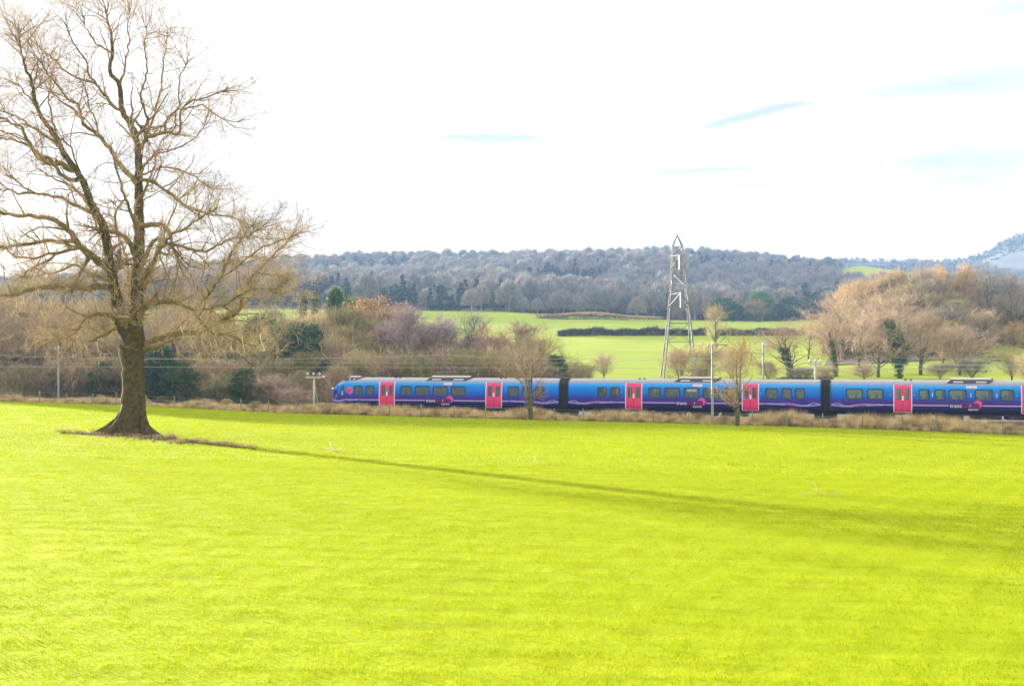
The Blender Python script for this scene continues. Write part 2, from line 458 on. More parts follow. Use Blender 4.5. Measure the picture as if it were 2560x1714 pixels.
def polar(Ys, name, m):
    YY = np.array([row0 if y is None else np.maximum(np.full_like(pxs, y), row0 + .01 * k) for k, y in enumerate(Ys)])
    XX = tt[None, :] * YY
    return grid_mesh(name, XX, YY, m)


polar([None] + list(np.linspace(130, 200, 16)) + list(np.linspace(206, 560, 60)), 'pasture', M['pasture'])
polar(list(np.linspace(560, 1300, 90)) + list(np.linspace(1330, 2000, 14)) + [2600, 3600, 6000], 'hillside', M['woodfloor'])
# high field in the gap of the hill-top wood
def sheet(name, corners, nu, nv, m, zoff, hfun=None):
    """corners as (photo column, depth) in order; a sheet laid just above the ground"""
    (a, b, c, d) = [np.array(k, float) for k in corners]
    u = np.linspace(0, 1, nu)[None, :, None]; q = np.linspace(0, 1, nv)[:, None, None]
    G = (a * (1 - u) + b * u) * (1 - q) + (d * (1 - u) + c * u) * q
    YY = G[..., 1]; XX = (G[..., 0] - CX) / F * YY
    return grid_mesh(name, XX, YY, m, zoff)
sheet('hilltop_field', [(2095, 880), (2330, 880), (2330, 1095), (2100, 1095)], 26, 20, M['pasture'], .35)

# mountain to the right, far beyond the wooded hill
MX = np.linspace(1850, 5200, 170); MY = np.array([1150, 1200, 1260, 1320, 1380, 1440, 1490, 1530, 1570, 1600, 1640, 1700, 1800, 1950])
mtop = np.array([(1850, 700), (2000, 672), (2050, 654), (2150, 653), (2250, 655), (2350, 657), (2420, 650), (2450, 640), (2475, 630), (2500, 612), (2560, 584), (2650, 550), (2800, 500), (3100, 440), (3500, 430), (4200, 560), (5200, 700)], float)
top = np.interp(MX, mtop[:, 0], mtop[:, 1])
P = []
for j, y in enumerate(MY):
    fr = min(1, (y - 1150) / 450.0); fr = fr ** 1.15
    zt = CZ - (top - HY) / F * 1600
    z = 30 + (zt - 30) * fr if y <= 1600 else zt - (y - 1600) * .25
    z = z + (np.sin(MX * .031 + j * 1.7) * 3 + np.sin(MX * .011 + j * .9) * 6) * math.sin(math.pi * min(1, max(0, (y - 1150) / 450)))
    P.append(np.stack([(MX - CX) / F * y, np.full_like(MX, y), z], -1))
P = np.array(P); i = np.arange(P.shape[0] * P.shape[1]).reshape(P.shape[:2])
mm = bpy.data.materials.new('mountain_side'); mm.use_nodes = True
t = NT(mm.node_tree); pos = t.new('ShaderNodeNewGeometry').outputs['Position']
c = t.mix(t.mapr(t.noise(pos, .012, 6, .6), .46, .56), (0.07, 0.065, 0.06), (0.10, 0.095, 0.09))
c = t.mix(t.mapr(t.noise(t.scalev(pos, (1, 1, 2.2)), .007, 4, .6), .50, .56), c, (0.04, 0.045, 0.04))
t.l.new(c, t.n['Principled BSDF'].inputs['Base Color']); t.n['Principled BSDF'].inputs['Roughness'].default_value = 1
tag(meshobj('mountain', npmesh('mountain', P.reshape(-1, 3), np.stack([i[:-1, :-1], i[:-1, 1:], i[1:, 1:], i[1:, :-1]], -1).reshape(-1, 4), [mm], smooth=True)), kind='structure')

# ballast and rails
ang = math.atan2(UD[1], UD[0]); NRM = np.array([.2571, .9664])
A0 = np.array([-18.25, 119.0]) + NRM * 1.36           # centre line at the train's nose
RZ = 0.12
def along(s, off=0.0, z=0.0):
    p = A0 + UD * s + NRM * off
    return Vector((p[0], p[1], RZ + z))
b = MB()
for off in (0.0, 3.6):
    a_, c_ = along(-190, off), along(150, off)
    pr = [(-2.0, -.56), (-1.5, -.14), (1.5, -.14), (2.0, -.56)]
    pts = []
    for s in (-190, 150):
        for o_, z_ in pr: pts.append(along(s, off + o_, z_))
    b.poly(pts, [(0, 1, 5, 4), (1, 2, 6, 5), (2, 3, 7, 6)])
tag(b.build('ballast', M['ballast']), kind='structure')
for off in (0.0, 3.6):
    for g in (-.72, .72):
        b = MB()
        pts = [along(s, off + g + q, z_) for s in (-190, 150) for q, z_ in ((-.06, -.14), (-.035, 0), (.035, 0), (.06, -.14))]
        b.poly(pts, [(0, 1, 5, 4), (1, 2, 6, 5), (2, 3, 7, 6)])
        tag(b.build('rail', M['rail']), kind='structure')

# ------------------------------------------------------------------ air
hz = bpy.data.materials.new('haze'); hz.use_nodes = True
t = NT(hz.node_tree); t.n.clear()
pv = t.new('ShaderNodeVolumePrincipled'); pv.inputs['Color'].default_value = (0.40, 0.62, 1.0, 1); pv.inputs['Density'].default_value = 0.00021
pv.inputs['Anisotropy'].default_value = 0.0
t.l.new(pv.outputs[0], t.new('ShaderNodeOutputMaterial').inputs['Volume'])
b = MB(); b.box(-1600, 2350, -60, 2050, -30, 300)
tag(b.build('haze', hz), kind='stuff')


# ------------------------------------------------------------------ instancing of things nobody could count
def scatter(name, protos, pts, rots, scls, kinds, label, cat):
    me = bpy.data.meshes.new(name); me.vertices.add(len(pts)); me.vertices.foreach_set('co', np.asarray(pts, np.float32).ravel())
    for an, arr in (('rot', rots), ('scl', scls)):
        at_ = me.attributes.new(an, 'FLOAT_VECTOR', 'POINT'); at_.data.foreach_set('vector', np.asarray(arr, np.float32).ravel())
    ak = me.attributes.new('pick', 'INT', 'POINT'); ak.data.foreach_set('value', np.asarray(kinds, np.int32))
    o = meshobj(name, me)
    ng = bpy.data.node_groups.new(name, 'GeometryNodeTree')
    ng.interface.new_socket('Geometry', in_out='INPUT', socket_type='NodeSocketGeometry')
    ng.interface.new_socket('Geometry', in_out='OUTPUT', socket_type='NodeSocketGeometry')
    gi = ng.nodes.new('NodeGroupInput'); go = ng.nodes.new('NodeGroupOutput'); jn = ng.nodes.new('GeometryNodeJoinGeometry')
    nr = ng.nodes.new('GeometryNodeInputNamedAttribute'); nr.data_type = 'FLOAT_VECTOR'; nr.inputs[0].default_value = 'rot'
    ns = ng.nodes.new('GeometryNodeInputNamedAttribute'); ns.data_type = 'FLOAT_VECTOR'; ns.inputs[0].default_value = 'scl'
    nk = ng.nodes.new('GeometryNodeInputNamedAttribute'); nk.data_type = 'INT'; nk.inputs[0].default_value = 'pick'
    mp = ng.nodes.new('GeometryNodeMeshToPoints')
    ng.links.new(gi.outputs[0], mp.inputs[0])
    for k, pr in enumerate(protos):
        oi = ng.nodes.new('GeometryNodeObjectInfo'); oi.inputs[0].default_value = pr
        ip = ng.nodes.new('GeometryNodeInstanceOnPoints')
        cmp = ng.nodes.new('FunctionNodeCompare'); cmp.data_type = 'INT'; cmp.operation = 'EQUAL'
        ng.links.new([s for s in nk.outputs if s.enabled][0], cmp.inputs[2]); cmp.inputs[3].default_value = k
        ng.links.new(mp.outputs[0], ip.inputs['Points']); ng.links.new(cmp.outputs[0], ip.inputs['Selection'])
        ng.links.new(oi.outputs['Geometry'], ip.inputs['Instance'])
        ng.links.new([s for s in nr.outputs if s.enabled][0], ip.inputs['Rotation']); ng.links.new([s for s in ns.outputs if s.enabled][0], ip.inputs['Scale'])
        ng.links.new(ip.outputs[0], jn.inputs[0])
    ng.links.new(jn.outputs[0], go.inputs[0])
    md = o.modifiers.new('instances', 'NODES'); md.node_group = ng
    return tag(o, label, cat, kind='stuff')


def proto(name, V, Fc, mats):
    return bpy.data.objects.new(name, npmesh(name, V, Fc, mats))      # never linked: only a source of instances


def blades(n, area, h, wd, lean=.5, r=None, bend=.5, seg=2):
    """n grass blades scattered in area x area, as narrow bent strips"""
    r = r or rng
    bx = r.uniform(-area / 2, area / 2, (n, 2)); a = r.uniform(0, 2 * np.pi, n); hh = h * r.uniform(.5, 1.2, n)
    l = r.uniform(.1, lean, n); d = np.stack([np.cos(a), np.sin(a)], -1)
    side = np.stack([-np.sin(a + r.normal(0, .6, n)), np.cos(a)], -1)
    V = []; 
    for j in range(seg + 1):
        q = j / seg
        c = bx + d * (l * hh * q ** 1.6)[:, None] * 1.2
        z = hh * (q - bend * .35 * q * q * l)
        wj = wd * (1 - .85 * q)
        V.append(np.concatenate([c - side * wj / 2, z[:, None]], -1)); V.append(np.concatenate([c + side * wj / 2, z[:, None]], -1))
    V = np.stack(V, 1)                     # n, 2(seg+1), 3
    m = 2 * (seg + 1); base = (np.arange(n) * m)[:, None]
    Fc = np.concatenate([base + np.array([2 * j, 2 * j + 1, 2 * j + 3, 2 * j + 2]) for j in range(seg)])
    return V.reshape(-1, 3), Fc


# near field: young cereal
gp = [proto('crop_tile_%d' % k, *blades(760, 1.15, .042, .0085, 1.0), [M['blade']]) for k in range(4)]
gp2 = [proto('crop_far_%d' % k, *blades(420, 2.1, .075, .022, .9), [M['blade']]) for k in range(3)]
pts = []; knd = []; sc = []
def fill(y0, y1, step, kinds, zs):
    ys = np.arange(y0, y1, step)
    for y in ys:
        wx = .47 * y + 2
        for x in np.arange(-wx, wx, step):
            X = x + random.uniform(-.1, .1) * step; Y = y + random.uniform(-.1, .1) * step
            if Y > edge_Y(X) - .2: continue
            pts.append((X, Y, 0)); knd.append(random.choice(kinds))
            q = .95 + .15 * (math.sin(Y * 2.1 + X * .15) * .3 + math.sin(X * .31 + Y * .12) * .35 + random.uniform(-.35, .35))
            sc.append((1, 1, zs * max(.45, q)))
fill(8, 44, 1.0, [0, 1, 2, 3], 1.0)
fill(44, 119, 1.9, [4, 5, 6], 1.0)
pts = np.array(pts); pts[:, 2] = ground_z(pts[:, 0], pts[:, 1]) - .004
rot = np.zeros_like(pts); rot[:, 2] = rng.integers(0, 4, len(pts)) * np.pi / 2
rot[:, 0] = math.atan(-.0226) * np.cos(rot[:, 2]) + 0; rot[:, 1] = 0
rot[:, 0] = 0
scatter('young_crop_grass', gp + gp2, pts, rot, sc, knd, 'short bright yellow green shoots covering the near field', 'grass')

# dry grass on the railway verge
dp = [proto('dry_tuft_%d' % k, *blades(110, .55, .95, .028, .8, seg=3), [M['dry']]) for k in range(4)]
N = 9500
X = rng.uniform(-85, 80, N); u = rng.random(N); Y = edge_Y(X) + .15 + u * 5.4
pxv = CX + F * X / Y
hmod = .80 + .40 * np.sin(X * .55 + np.sin(X * .23) * 2) * np.sin(X * .17 + 1) + rng.uniform(-.15, .25, N)
hmod = np.where(u < .12, hmod * .6, hmod)
leftf = np.interp(pxv, [250, 700, 1400, 2300], [.5, .62, .72, .95])
hmod = np.clip(hmod * rng.uniform(.6, 1.5, N), .25, 1.7) * leftf
pts = np.stack([X, Y, ground_z(X, Y) - .03], -1); rot = np.zeros_like(pts); rot[:, 2] = rng.uniform(0, 6.28, N)
scatter('dry_verge_grass', dp, pts, rot, np.stack([np.full(N, .62), np.full(N, .62), hmod], -1), rng.integers(0, 4, N), 'tall straw coloured dry grass along the railway verge', 'dry grass')


# ------------------------------------------------------------------ trees
def cards(centers, size, n, r=None, flat=.6, rad=None):
    """n small leaf faces around each centre"""
    r = r or rng
    C = np.repeat(centers, n, 0); rr = (np.repeat(rad, n) if rad is not None else 1.0)
    off = norm(r.normal(size=C.shape)) * (r.random(len(C)) ** .45)[:, None]
    C = C + off * (rr[:, None] if rad is not None else rr) * np.array([1, 1, flat])
    a = norm(r.normal(size=C.shape)); b = norm(np.cross(a, r.normal(size=C.shape)))
    s = size * r.uniform(.5, 1.3, len(C))[:, None]
    V = np.stack([C - a * s, C - b * s * .45, C + a * s, C + b * s * .45], 1).reshape(-1, 3)
    return V, (np.arange(len(C)) * 4)[:, None] + np.arange(4)[None, :]


def bare_tree(seed, H=10.0, W=8.0, trunk_r=.22, stems=1, clear=.18, droop=0.0, up=.35, dens=1.0, twig_r=.012, spread=(35, 65), detail=3):
    """returns (trunk V,F), (crown V,F), main limbs"""
    r = np.random.default_rng(seed)
    P0 = []; R0 = []
    for s in range(stems):
        n = 9; p = np.zeros((n, 3)); a = r.uniform(0, 6.28); lean = (.10 if stems == 1 else .30) * r.uniform(.5, 1.2)
        p[0] = (0.15 * math.cos(a) * (stems > 1), .15 * math.sin(a) * (stems > 1), -.25)
        for j in range(1, n):
            q = j / (n - 1)
            p[j] = (lean * H * .6 * q ** 1.3 * math.cos(a) + r.normal(0, .06) * H * .1, lean * H * .6 * q ** 1.3 * math.sin(a) + r.normal(0, .06) * H * .1, H * .90 * q)
        P0.append(p); R0.append(trunk_r / stems ** .5 * np.linspace(1.15, .13, n) ** .9)
    P0 = np.array(P0); R0 = np.array(R0)
    shape = lambda t: np.sqrt(np.clip(1 - ((t - .42) / .62) ** 2, .05, 1))
    P1, R1 = grow(P0, R0, int(24 * dens / stems ** .5), W * .50, 7, clear, .97, spread, up, .16, .50, .03, r=r, shape=shape, taper=.25, forward=.08, curve=.05 - droop)
    P2, R2 = grow(P1, R1, 8, W * .20, 5, .2, 1, (30, 65), .18, .2, .55, twig_r * 1.2, r=r, forward=.25, curve=.03 - droop)
    P3, R3 = grow(P2, R2, 6, W * .10, 4, .15, 1, (25, 65), .15, .22, .6, twig_r, r=r, forward=.3, curve=-droop)
    tr = merge([tubes(P0, R0, 7), tubes(P1, R1, 5)])
    parts = [tubes(P2, R2, 3), tubes(P3, R3, 3)]
    if detail >= 3:
        P4, R4 = grow(P3, R3, 2 if stems < 5 else 1, W * .055, 3, .2, 1, (20, 60), .1, .2, .8, twig_r * .8, r=r, forward=.3, curve=-droop)
        parts.append(tubes(P4, R4, 3))
    return tr, merge(parts), (P0, R0, P1, R1, P2)


def mk(name, V, Fc, m): return npmesh(name, V, Fc, [m])


TREES = {}
def reg(kind, tr, crown, crown_name='crown', bark='treebark', cm='treecol', extra=None):
    TREES[kind] = dict(trunk=mk(kind + '_trunk', *tr, M[bark]), crown=mk(kind + '_crown', *crown, M[cm]), cn=crown_name, extra=extra)


for k, (sd, W_, st, up_) in enumerate([(11, 8.5, 1, .35), (12, 7.5, 1, .5), (13, 9.5, 2, .3), (14, 8.0, 3, .45)]):
    tr, cr, _ = bare_tree(sd, 10, W_, stems=st, up=up_)
    reg('bare_%d' % k, tr, cr)
for k, sd in enumerate((21, 22)):
    tr, cr, _ = bare_tree(sd, 10, 5.0, trunk_r=.13, stems=2, clear=.25, up=.9, spread=(18, 40), twig_r=.012, droop=.03)
    reg('birch_%d' % k, tr, cr, bark='birchbark')
for k, sd in enumerate((31, 32)):       # low scrub, many stems from the ground
    tr, cr, _ = bare_tree(sd, 10, 11, trunk_r=.14, stems=6, clear=.05, up=.5, spread=(20, 60), twig_r=.022)
    reg('scrub_%d' % k, tr, cr)
# beech keeping its orange leaves
tr, cr, (P0, R0, P1, R1, P2) = bare_tree(41, 10, 9.0, up=.35)
lv = cards(P2[:, -1], .13, 26, rad=np.full(len(P2), .8))
me_l = mk('beech_leaves', *lv, M['leafcol'])
reg('beech', tr, cr, extra=('leaves', me_l))
# ivy-clad tree
for k, (sd, amt) in enumerate(((51, 1.0), (52, .5))):
    tr, cr, (P0, R0, P1, R1, P2) = bare_tree(sd, 10, 7.5, stems=2, up=.5)
    c1 = []; r1 = []
    for S in P0:
        for q in np.linspace(.0, .55 + .3 * amt, 14):
            j = q * (len(S) - 1); i0 = int(j); c1.append(S[i0] + (S[min(i0 + 1, len(S) - 1)] - S[i0]) * (j - i0)); r1.append(.45)
    if amt > .9:
        for L_ in P1[::2]:
            for q in range(1, 5): c1.append(L_[q]); r1.append(.55)
    lv = cards(np.array(c1), .13, 70, rad=np.array(r1), flat=1)
    reg('ivy_%d' % k, tr, cr, extra=('ivy', mk('ivy_leaves_%d' % k, *lv, M['leafcol'])))


def leafy(seed, H, W, conical, n=90, per=70, size=.16):
    r = np.random.default_rng(seed); c = []; rd = []
    for _ in range(n):
        z = r.uniform(.06, .98) ** .9
        rad = (W / 2 * (1 - z) ** .75 + .15) if conical else W / 2 * math.sqrt(max(.02, 1 - ((z - .5) / .52) ** 2))
        a = r.uniform(0, 6.28); q = rad * r.uniform(.45, .95)
        c.append((q * math.cos(a), q * math.sin(a), z * H)); rd.append(r.uniform(.5, 1.15) * (1 if not conical else .8))
    n_ = 6; p = np.zeros((1, n_, 3)); p[0, :, 2] = np.linspace(-.2, H * .92, n_)
    return tubes(p, np.linspace(.2, .04, n_)[None, :], 6), cards(np.array(c), size, per, r=r, rad=np.array(rd), flat=.75)


for k, a in enumerate([(61, 10, 5.0, True), (62, 10, 8.5, False), (63, 10, 10, False)]):
    tr, lv = leafy(*a, n=(200 if k == 0 else 300), per=60, size=.15); reg(['conifer', 'evergreen', 'evergreen_b'][k], tr, lv, cm='leafcol')

TREE_LABELS = set()
def tree(kind, name, cat, px, D, ytop, wpx, color, label, rot=None, group=None, extra_col=None, ybase=None):
    """a tree standing on the ground at depth D under photo column px, its top at photo row ytop, wpx wide"""
    x = at(px, D); zg = gz(x, D) if ybase is None else zpx(ybase, D)
    H = zpx(ytop, D) - zg; W = wpx / F * D
    T = TREES[kind]
    root = empty(name, (x, D, zg), rot if rot is not None else random.uniform(0, 6.28), label, cat, group)
    vs = T.setdefault('w', None)
    if vs is None:
        n = len(T['crown'].vertices); co = np.zeros(n * 3, np.float32); T['crown'].vertices.foreach_get('co', co); co = co.reshape(-1, 3)
        T['w'] = vs = (np.percentile(np.abs(co[:, :2]), 97) * 2, np.percentile(co[:, 2], 99.7))
    sx = W / vs[0]; sz = H / vs[1]
    root.scale = (sx, sx, sz)
    a = meshobj('trunk', T['trunk'], root); c = meshobj('crown', T['crown'], root); k_ = 1.0 if 'leaf' in T['crown'].materials[0].name or 'ever' in T['crown'].materials[0].name else 1.35
    c.color = (*[min(.75, v_ * k_) for v_ in color], 1)
    if T['extra']:
        e = meshobj(T['extra'][0], T['extra'][1], root); e.color = (*(extra_col or color), 1)
    return root


BR = (0.30, 0.215, 0.14); PK = (0.37, 0.27, 0.19); PU = (0.30, 0.235, 0.235); OR = (0.45, 0.30, 0.14); YT = (0.38, 0.30, 0.15); GY = (0.24, 0.21, 0.17); OL = (0.27, 0.25, 0.11)
DG = (0.06, 0.115, 0.035); MG = (0.09, 0.17, 0.045); BG = (0.045, 0.105, 0.055)

g1 = 'bare trees of the wood behind the railway'
# left wood, from the left edge to behind the train
L = [
 # kind, px, D, ytop, w, colour, label
 ('bare_0', -150, 150, 735, 260, BR, 'bare brown tree past the left edge of the wood'),
 ('bare_2', 20, 142, 752, 250, BR, 'brown bare tree at the left end of the wood, left of the first mast'),
 ('ivy_1', 35, 150, 790, 130, BR, 'dark ivy-wrapped twin trunks at the far left of the wood'),
 ('bare_1', 110, 158, 738, 240, YT, 'tan bare tree rising behind the leftmost grey mast'),
 ('bare_3', 190, 148, 765, 210, BR, 'brown many-stemmed tree between the leftmost mast and the big oak'),
 ('bare_0', 250, 165, 745, 230, PK, 'pinkish bare tree behind the oak trunk on its left'),
 ('bare_2', 370, 158, 765, 230, OL, 'olive tinged bare tree just right of the oak trunk'),
 ('bare_1', 455, 150, 790, 200, PK, 'pinkish brown tree under the oak branches right of its trunk'),
 ('bare_3', 520, 160, 770, 220, BR, 'brown bare tree below the right-hand oak branches'),
 ('bare_0', 600, 154, 785, 210, OL, 'olive brown bare tree under the tips of the oak branches'),
 ('bare_2', 665, 146, 825, 170, YT, 'small tan bare tree left of the telegraph pole'),
 ('bare_2', 700, 175, 765, 190, BR, 'brown bare tree beside the dark evergreen left of the train nose'),
 ('bare_0', 790, 185, 757, 180, (0.36, 0.23, 0.12), 'russet brown round tree above the front of the train'),
 ('bare_3', 850, 172, 800, 160, BR, 'brown tree behind the front carriage, right of the evergreen'),
 ('beech', 960, 192, 738, 175, (0.36, 0.22, 0.10), 'round beech tree still holding orange leaves'),
 ('birch_0', 935, 160, 800, 120, PU, 'mauve birch with pale stems left of the tallest birch'),
 ('birch_1', 1010, 156, 758, 150, PU, 'tallest birch of the clump, white stems showing'),
 ('birch_0', 1085, 160, 785, 130, PU, 'mauve birch right of the tallest birch'),
 ('birch_1', 1140, 166, 795, 110, PU, 'slender birch between the birch clump and the dark purple tree'),
 ('bare_1', 1175, 175, 778, 140, (0.22, 0.18, 0.18), 'dark purplish bare tree right of the birches'),
 ('birch_0', 1230, 158, 812, 110, (0.44, 0.27, 0.18), 'orange tinged birch above the second train door'),
 ('birch_1', 1275, 165, 800, 130, PK, 'pink brown birch right of the orange tinged one'),
 ('bare_3', 1345, 152, 822, 150, YT, 'yellowish willow-like tree above the first carriage end'),
 ('ivy_1', 1395, 146, 868, 100, OL, 'small tree with dark ivy above the first gangway'),
]
for k, p in enumerate(L):
    kind, px, D, yt, wp, c, lab = p
    if kind.startswith('birch'): n_, cat = 'birch_tree', 'birch'
    elif kind == 'beech': n_, cat = 'beech_tree', 'beech'
    elif kind.startswith('ivy'): n_, cat = 'ivy_clad_tree', 'tree'
    else: n_, cat = 'bare_tree', 'tree'
    tree(kind, n_, cat, px, D, yt, wp, c, lab, group=g1, extra_col=(OR if kind == 'beech' else DG))
E = [
 ('conifer', 'conifer', 758, 205, 728, 34, DG, 'small dark conifer, left one of the pair above the wood'),
 ('conifer', 'conifer', 787, 205, 732, 30, DG, 'small dark conifer, right one of the pair above the wood'),
 ('conifer', 'conifer', 838, 210, 722, 74, MG, 'tall green conifer behind the russet tree'),
 ('evergreen', 'evergreen_tree', 880, 215, 745, 80, MG, 'bushy green evergreen between the conifer and the orange beech'),
 ('evergreen', 'evergreen_tree', 760, 150, 806, 110, BG, 'dark green evergreen left of the train nose'),
 ('evergreen_b', 'evergreen_shrub', 258, 138.5, 905, 70, DG, 'round dark evergreen shrub just left of the oak trunk'),
 ('evergreen', 'evergreen_tree', 400, 137, 865, 80, BG, 'dark green evergreen just right of the oak trunk'),
 ('evergreen_b', 'evergreen_shrub', 452, 135, 905, 85, DG, 'low dark evergreen right of the oak, near the ground'),
 ('evergreen_b', 'evergreen_shrub', 615, 136, 922, 80, DG, 'dark evergreen shrub midway between the oak and the telegraph pole'),
 ('evergreen', 'evergreen_tree', 655, 150, 785, 95, MG, 'green evergreen behind the tips of the oak branches'),
 ('evergreen', 'evergreen_shrub', 820, 143, 900, 60, BG, 'small dark evergreen just above the train nose'),
 ('evergreen_b', 'evergreen_shrub', 1388, 143, 888, 62, DG, 'dark ivy bush above the first gangway'),
 ('evergreen', 'evergreen_shrub', 22, 143, 890, 60, DG, 'dark evergreen shrub at the left edge'),
 ('evergreen', 'evergreen_tree', 690, 200, 778, 60, MG, 'green bush at the edge of the distant field, left of the conifer pair'),
]
for kind, n_, px, D, yt, wp, c, lab in E:
    tree(kind, n_, 'evergreen', px, D, yt, wp, c, lab)
# scrub under the wood
S = [(-60, 140, 880, 190, BR), (60, 138, 905, 150, BR), (150, 137, 900, 130, (0.24, .18, .12)), (330, 139, 900, 170, (0.24, .17, .11)), (500, 138, 905, 150, (0.24, .17, .11)), (545, 136, 930, 120, OL), (700, 135, 935, 130, PK), (640, 137, 925, 110, BR), (735, 130, 965, 90, PK),
     (860, 142, 880, 120, BR), (920, 140, 872, 130, YT), (990, 139, 868, 130, PK), (1050, 138, 876, 120, OL), (1110, 140, 862, 130, PK), (1180, 139, 872, 120, OL), (1240, 138, 866, 110, YT), (1300, 137, 858, 120, YT), (1345, 136, 885, 90, BR)]
names = ['left edge of the photo', 'foot of the wood left of the leftmost mast', 'foot of the leftmost mast', 'gap just right of the oak trunk', 'ground under the oak branches', 'verge under the drooping oak twigs', 'telegraph pole left of the train', 'left side of the telegraph pole, further out', 'gap between the pole and the train nose',
         'roof above the first passenger windows', 'roof just left of the first red door', 'roof above the first red door', 'long roof unit of the front carriage, left end', 'long roof unit of the front carriage, right end', 'roof left of the second red door', 'roof above the second red door', 'roof right of the second red door', 'roof near the end of the front carriage']
for k, (px, D, yt, wp, c) in enumerate(S):
    tree('scrub_%d' % (k % 2), 'shrub', 'shrub', px, D, yt, wp, c, ('leafless shrub behind the ' if k < 9 else 'leafless scrub rising over the ') + names[k], group='leafless scrub along the railway')

# right-hand trees
g2 = 'trees on the slope behind the rear carriage'
Rr_ = [
 ('ivy_1', 1980, 186, 798, 185, BR, 'spreading bare tree with dark ivy on its lower trunk', DG),
 ('ivy_1', 2090, 190, 768, 130, PK, 'tall bare tree with ivy up its forked stems', (0.09, .13, .04)),
 ('bare_1', 2145, 200, 775, 120, PK, 'pinkish bare tree between the forked ivy tree and the leaning one', None),
 ('bare_0', 2195, 188, 812, 130, BR, 'bare brown tree left of the green ivy-covered tree', None),
 ('ivy_0', 2250, 183, 770, 165, PK, 'tree thickly covered in green ivy', (0.10, .19, .04)),
 ('bare_3', 2300, 192, 780, 120, BR, 'bare tree just right of the green ivy-covered tree', None),
 ('bare_2', 2355, 198, 800, 130, YT, 'tan bare tree left of the round pinkish tree', None),
 ('scrub_0', 2400, 190, 812, 150, PK, 'dense round pinkish tree near the right edge', None),
 ('bare_0', 2110, 225, 735, 200, PK, 'pale pink bare tree behind the forked ivy tree', None),
 ('bare_2', 2235, 230, 722, 190, PK, 'pale crowned tree behind the green ivy-covered tree', None),
 ('bare_0', 2165, 262, 680, 160, (0.41, .285, .18), 'russet crowned tree at the left shoulder of the hill wood', None),
 ('bare_1', 2230, 268, 668, 150, (0.38, .27, .17), 'brown tree on the crest of the right-hand wood', None),
 ('bare_2', 2290, 262, 680, 210, GY, 'grey brown domed tree in the middle of the right-hand wood', None),
 ('bare_3', 2350, 272, 655, 140, PK, 'pale bare tree left of the orange larch tops', None),
 ('birch_0', 2375, 262, 660, 90, OR, 'orange larch-like tree, left of the two tallest', None),
 ('birch_1', 2412, 264, 652, 90, OR, 'orange larch-like tree, right of the two tallest', None),
 ('bare_1', 2478, 248, 657, 150, (0.25, .20, .16), 'tall dark grey bare tree near the right edge', None),
 ('bare_0', 2535, 256, 675, 130, (0.29, .22, .18), 'bare grey tree at the right edge behind the tall dark one', None),
 ('bare_2', 2590, 260, 700, 130, PK, 'pinkish tree cut by the right edge', None),
 ('scrub_1', 2535, 235, 800, 70, OR, 'small orange-pink bush above the dark hedge', None),
 ('bare_3', 2370, 230, 760, 150, GY, 'grey bare tree above the round pinkish tree', None),
 ('bare_0', 2060, 245, 775, 140, PK, 'pinkish tree at the left foot of the right-hand wood', None),
 ('bare_2', 2020, 232, 795, 110, YT, 'small tan tree at the edge of the upper field', None),
 ('bare_1', 2120, 275, 712, 110, OR, 'low russet tree on the left slope of the right-hand wood', None),
 ('bare_3', 2440, 225, 770, 110, PK, 'pale thin tree left of the tall dark one', None),
]
for kind, px, D, yt, wp, c, lab, ec in Rr_:
    n_ = 'ivy_clad_tree' if kind.startswith('ivy') else ('larch_tree' if kind.startswith('birch') else ('bush' if kind == 'scrub_1' else 'bare_tree'))
    tree(kind, n_, 'tree', px, D, yt, wp, c, lab, group=g2, extra_col=ec)
S = [(1700, 175, 868, 90, PK, 'tan scrub at the foot of the pylon'), (1760, 172, 850, 120, YT, 'tan scrub right of the pylon legs'), (1830, 176, 862, 110, PK, 'pinkish scrub right of the tall railway mast'),
     (1745, 168, 900, 60, OL, 'low olive bush between the pylon legs'), (1465, 160, 905, 70, OL, 'olive bush alone on the green field behind the second carriage'), (1435, 150, 900, 80, BR, 'brown bush right of the first gangway'),
     (2010, 172, 915, 90, GY, 'grey scrub below the ivy-footed tree'), (2060, 176, 910, 70, BR, 'brown scrub below the telegraph pole on the right'), (2430, 176, 895, 110, GY, 'grey scrub under the round pinkish tree'),
     (2530, 172, 862, 90, YT, 'yellow twiggy bush at the right edge'), (2570, 150, 880, 90, YT, 'yellow twiggy thicket cut by the right edge'), (1510, 190, 880, 60, PK, 'thin pinkish bush on the green field'),
     (2350, 180, 905, 90, PK, 'pinkish scrub left of the round tree'), (2160, 182, 905, 80, PK, 'pinkish scrub below the leaning tree'), (1920, 178, 900, 70, BR, 'brown bush behind the rear mast')]
for k, (px, D, yt, wp, c, lab) in enumerate(S):
    tree('scrub_%d' % (k % 2), 'bush', 'bush', px, D, yt, wp, c, lab, group='bushes on the slope behind the train')
tree('bare_1', 'bare_tree', 'tree', 1790, 262, 757, 90, YT, 'pale yellowish tree standing alone right of the pylon')
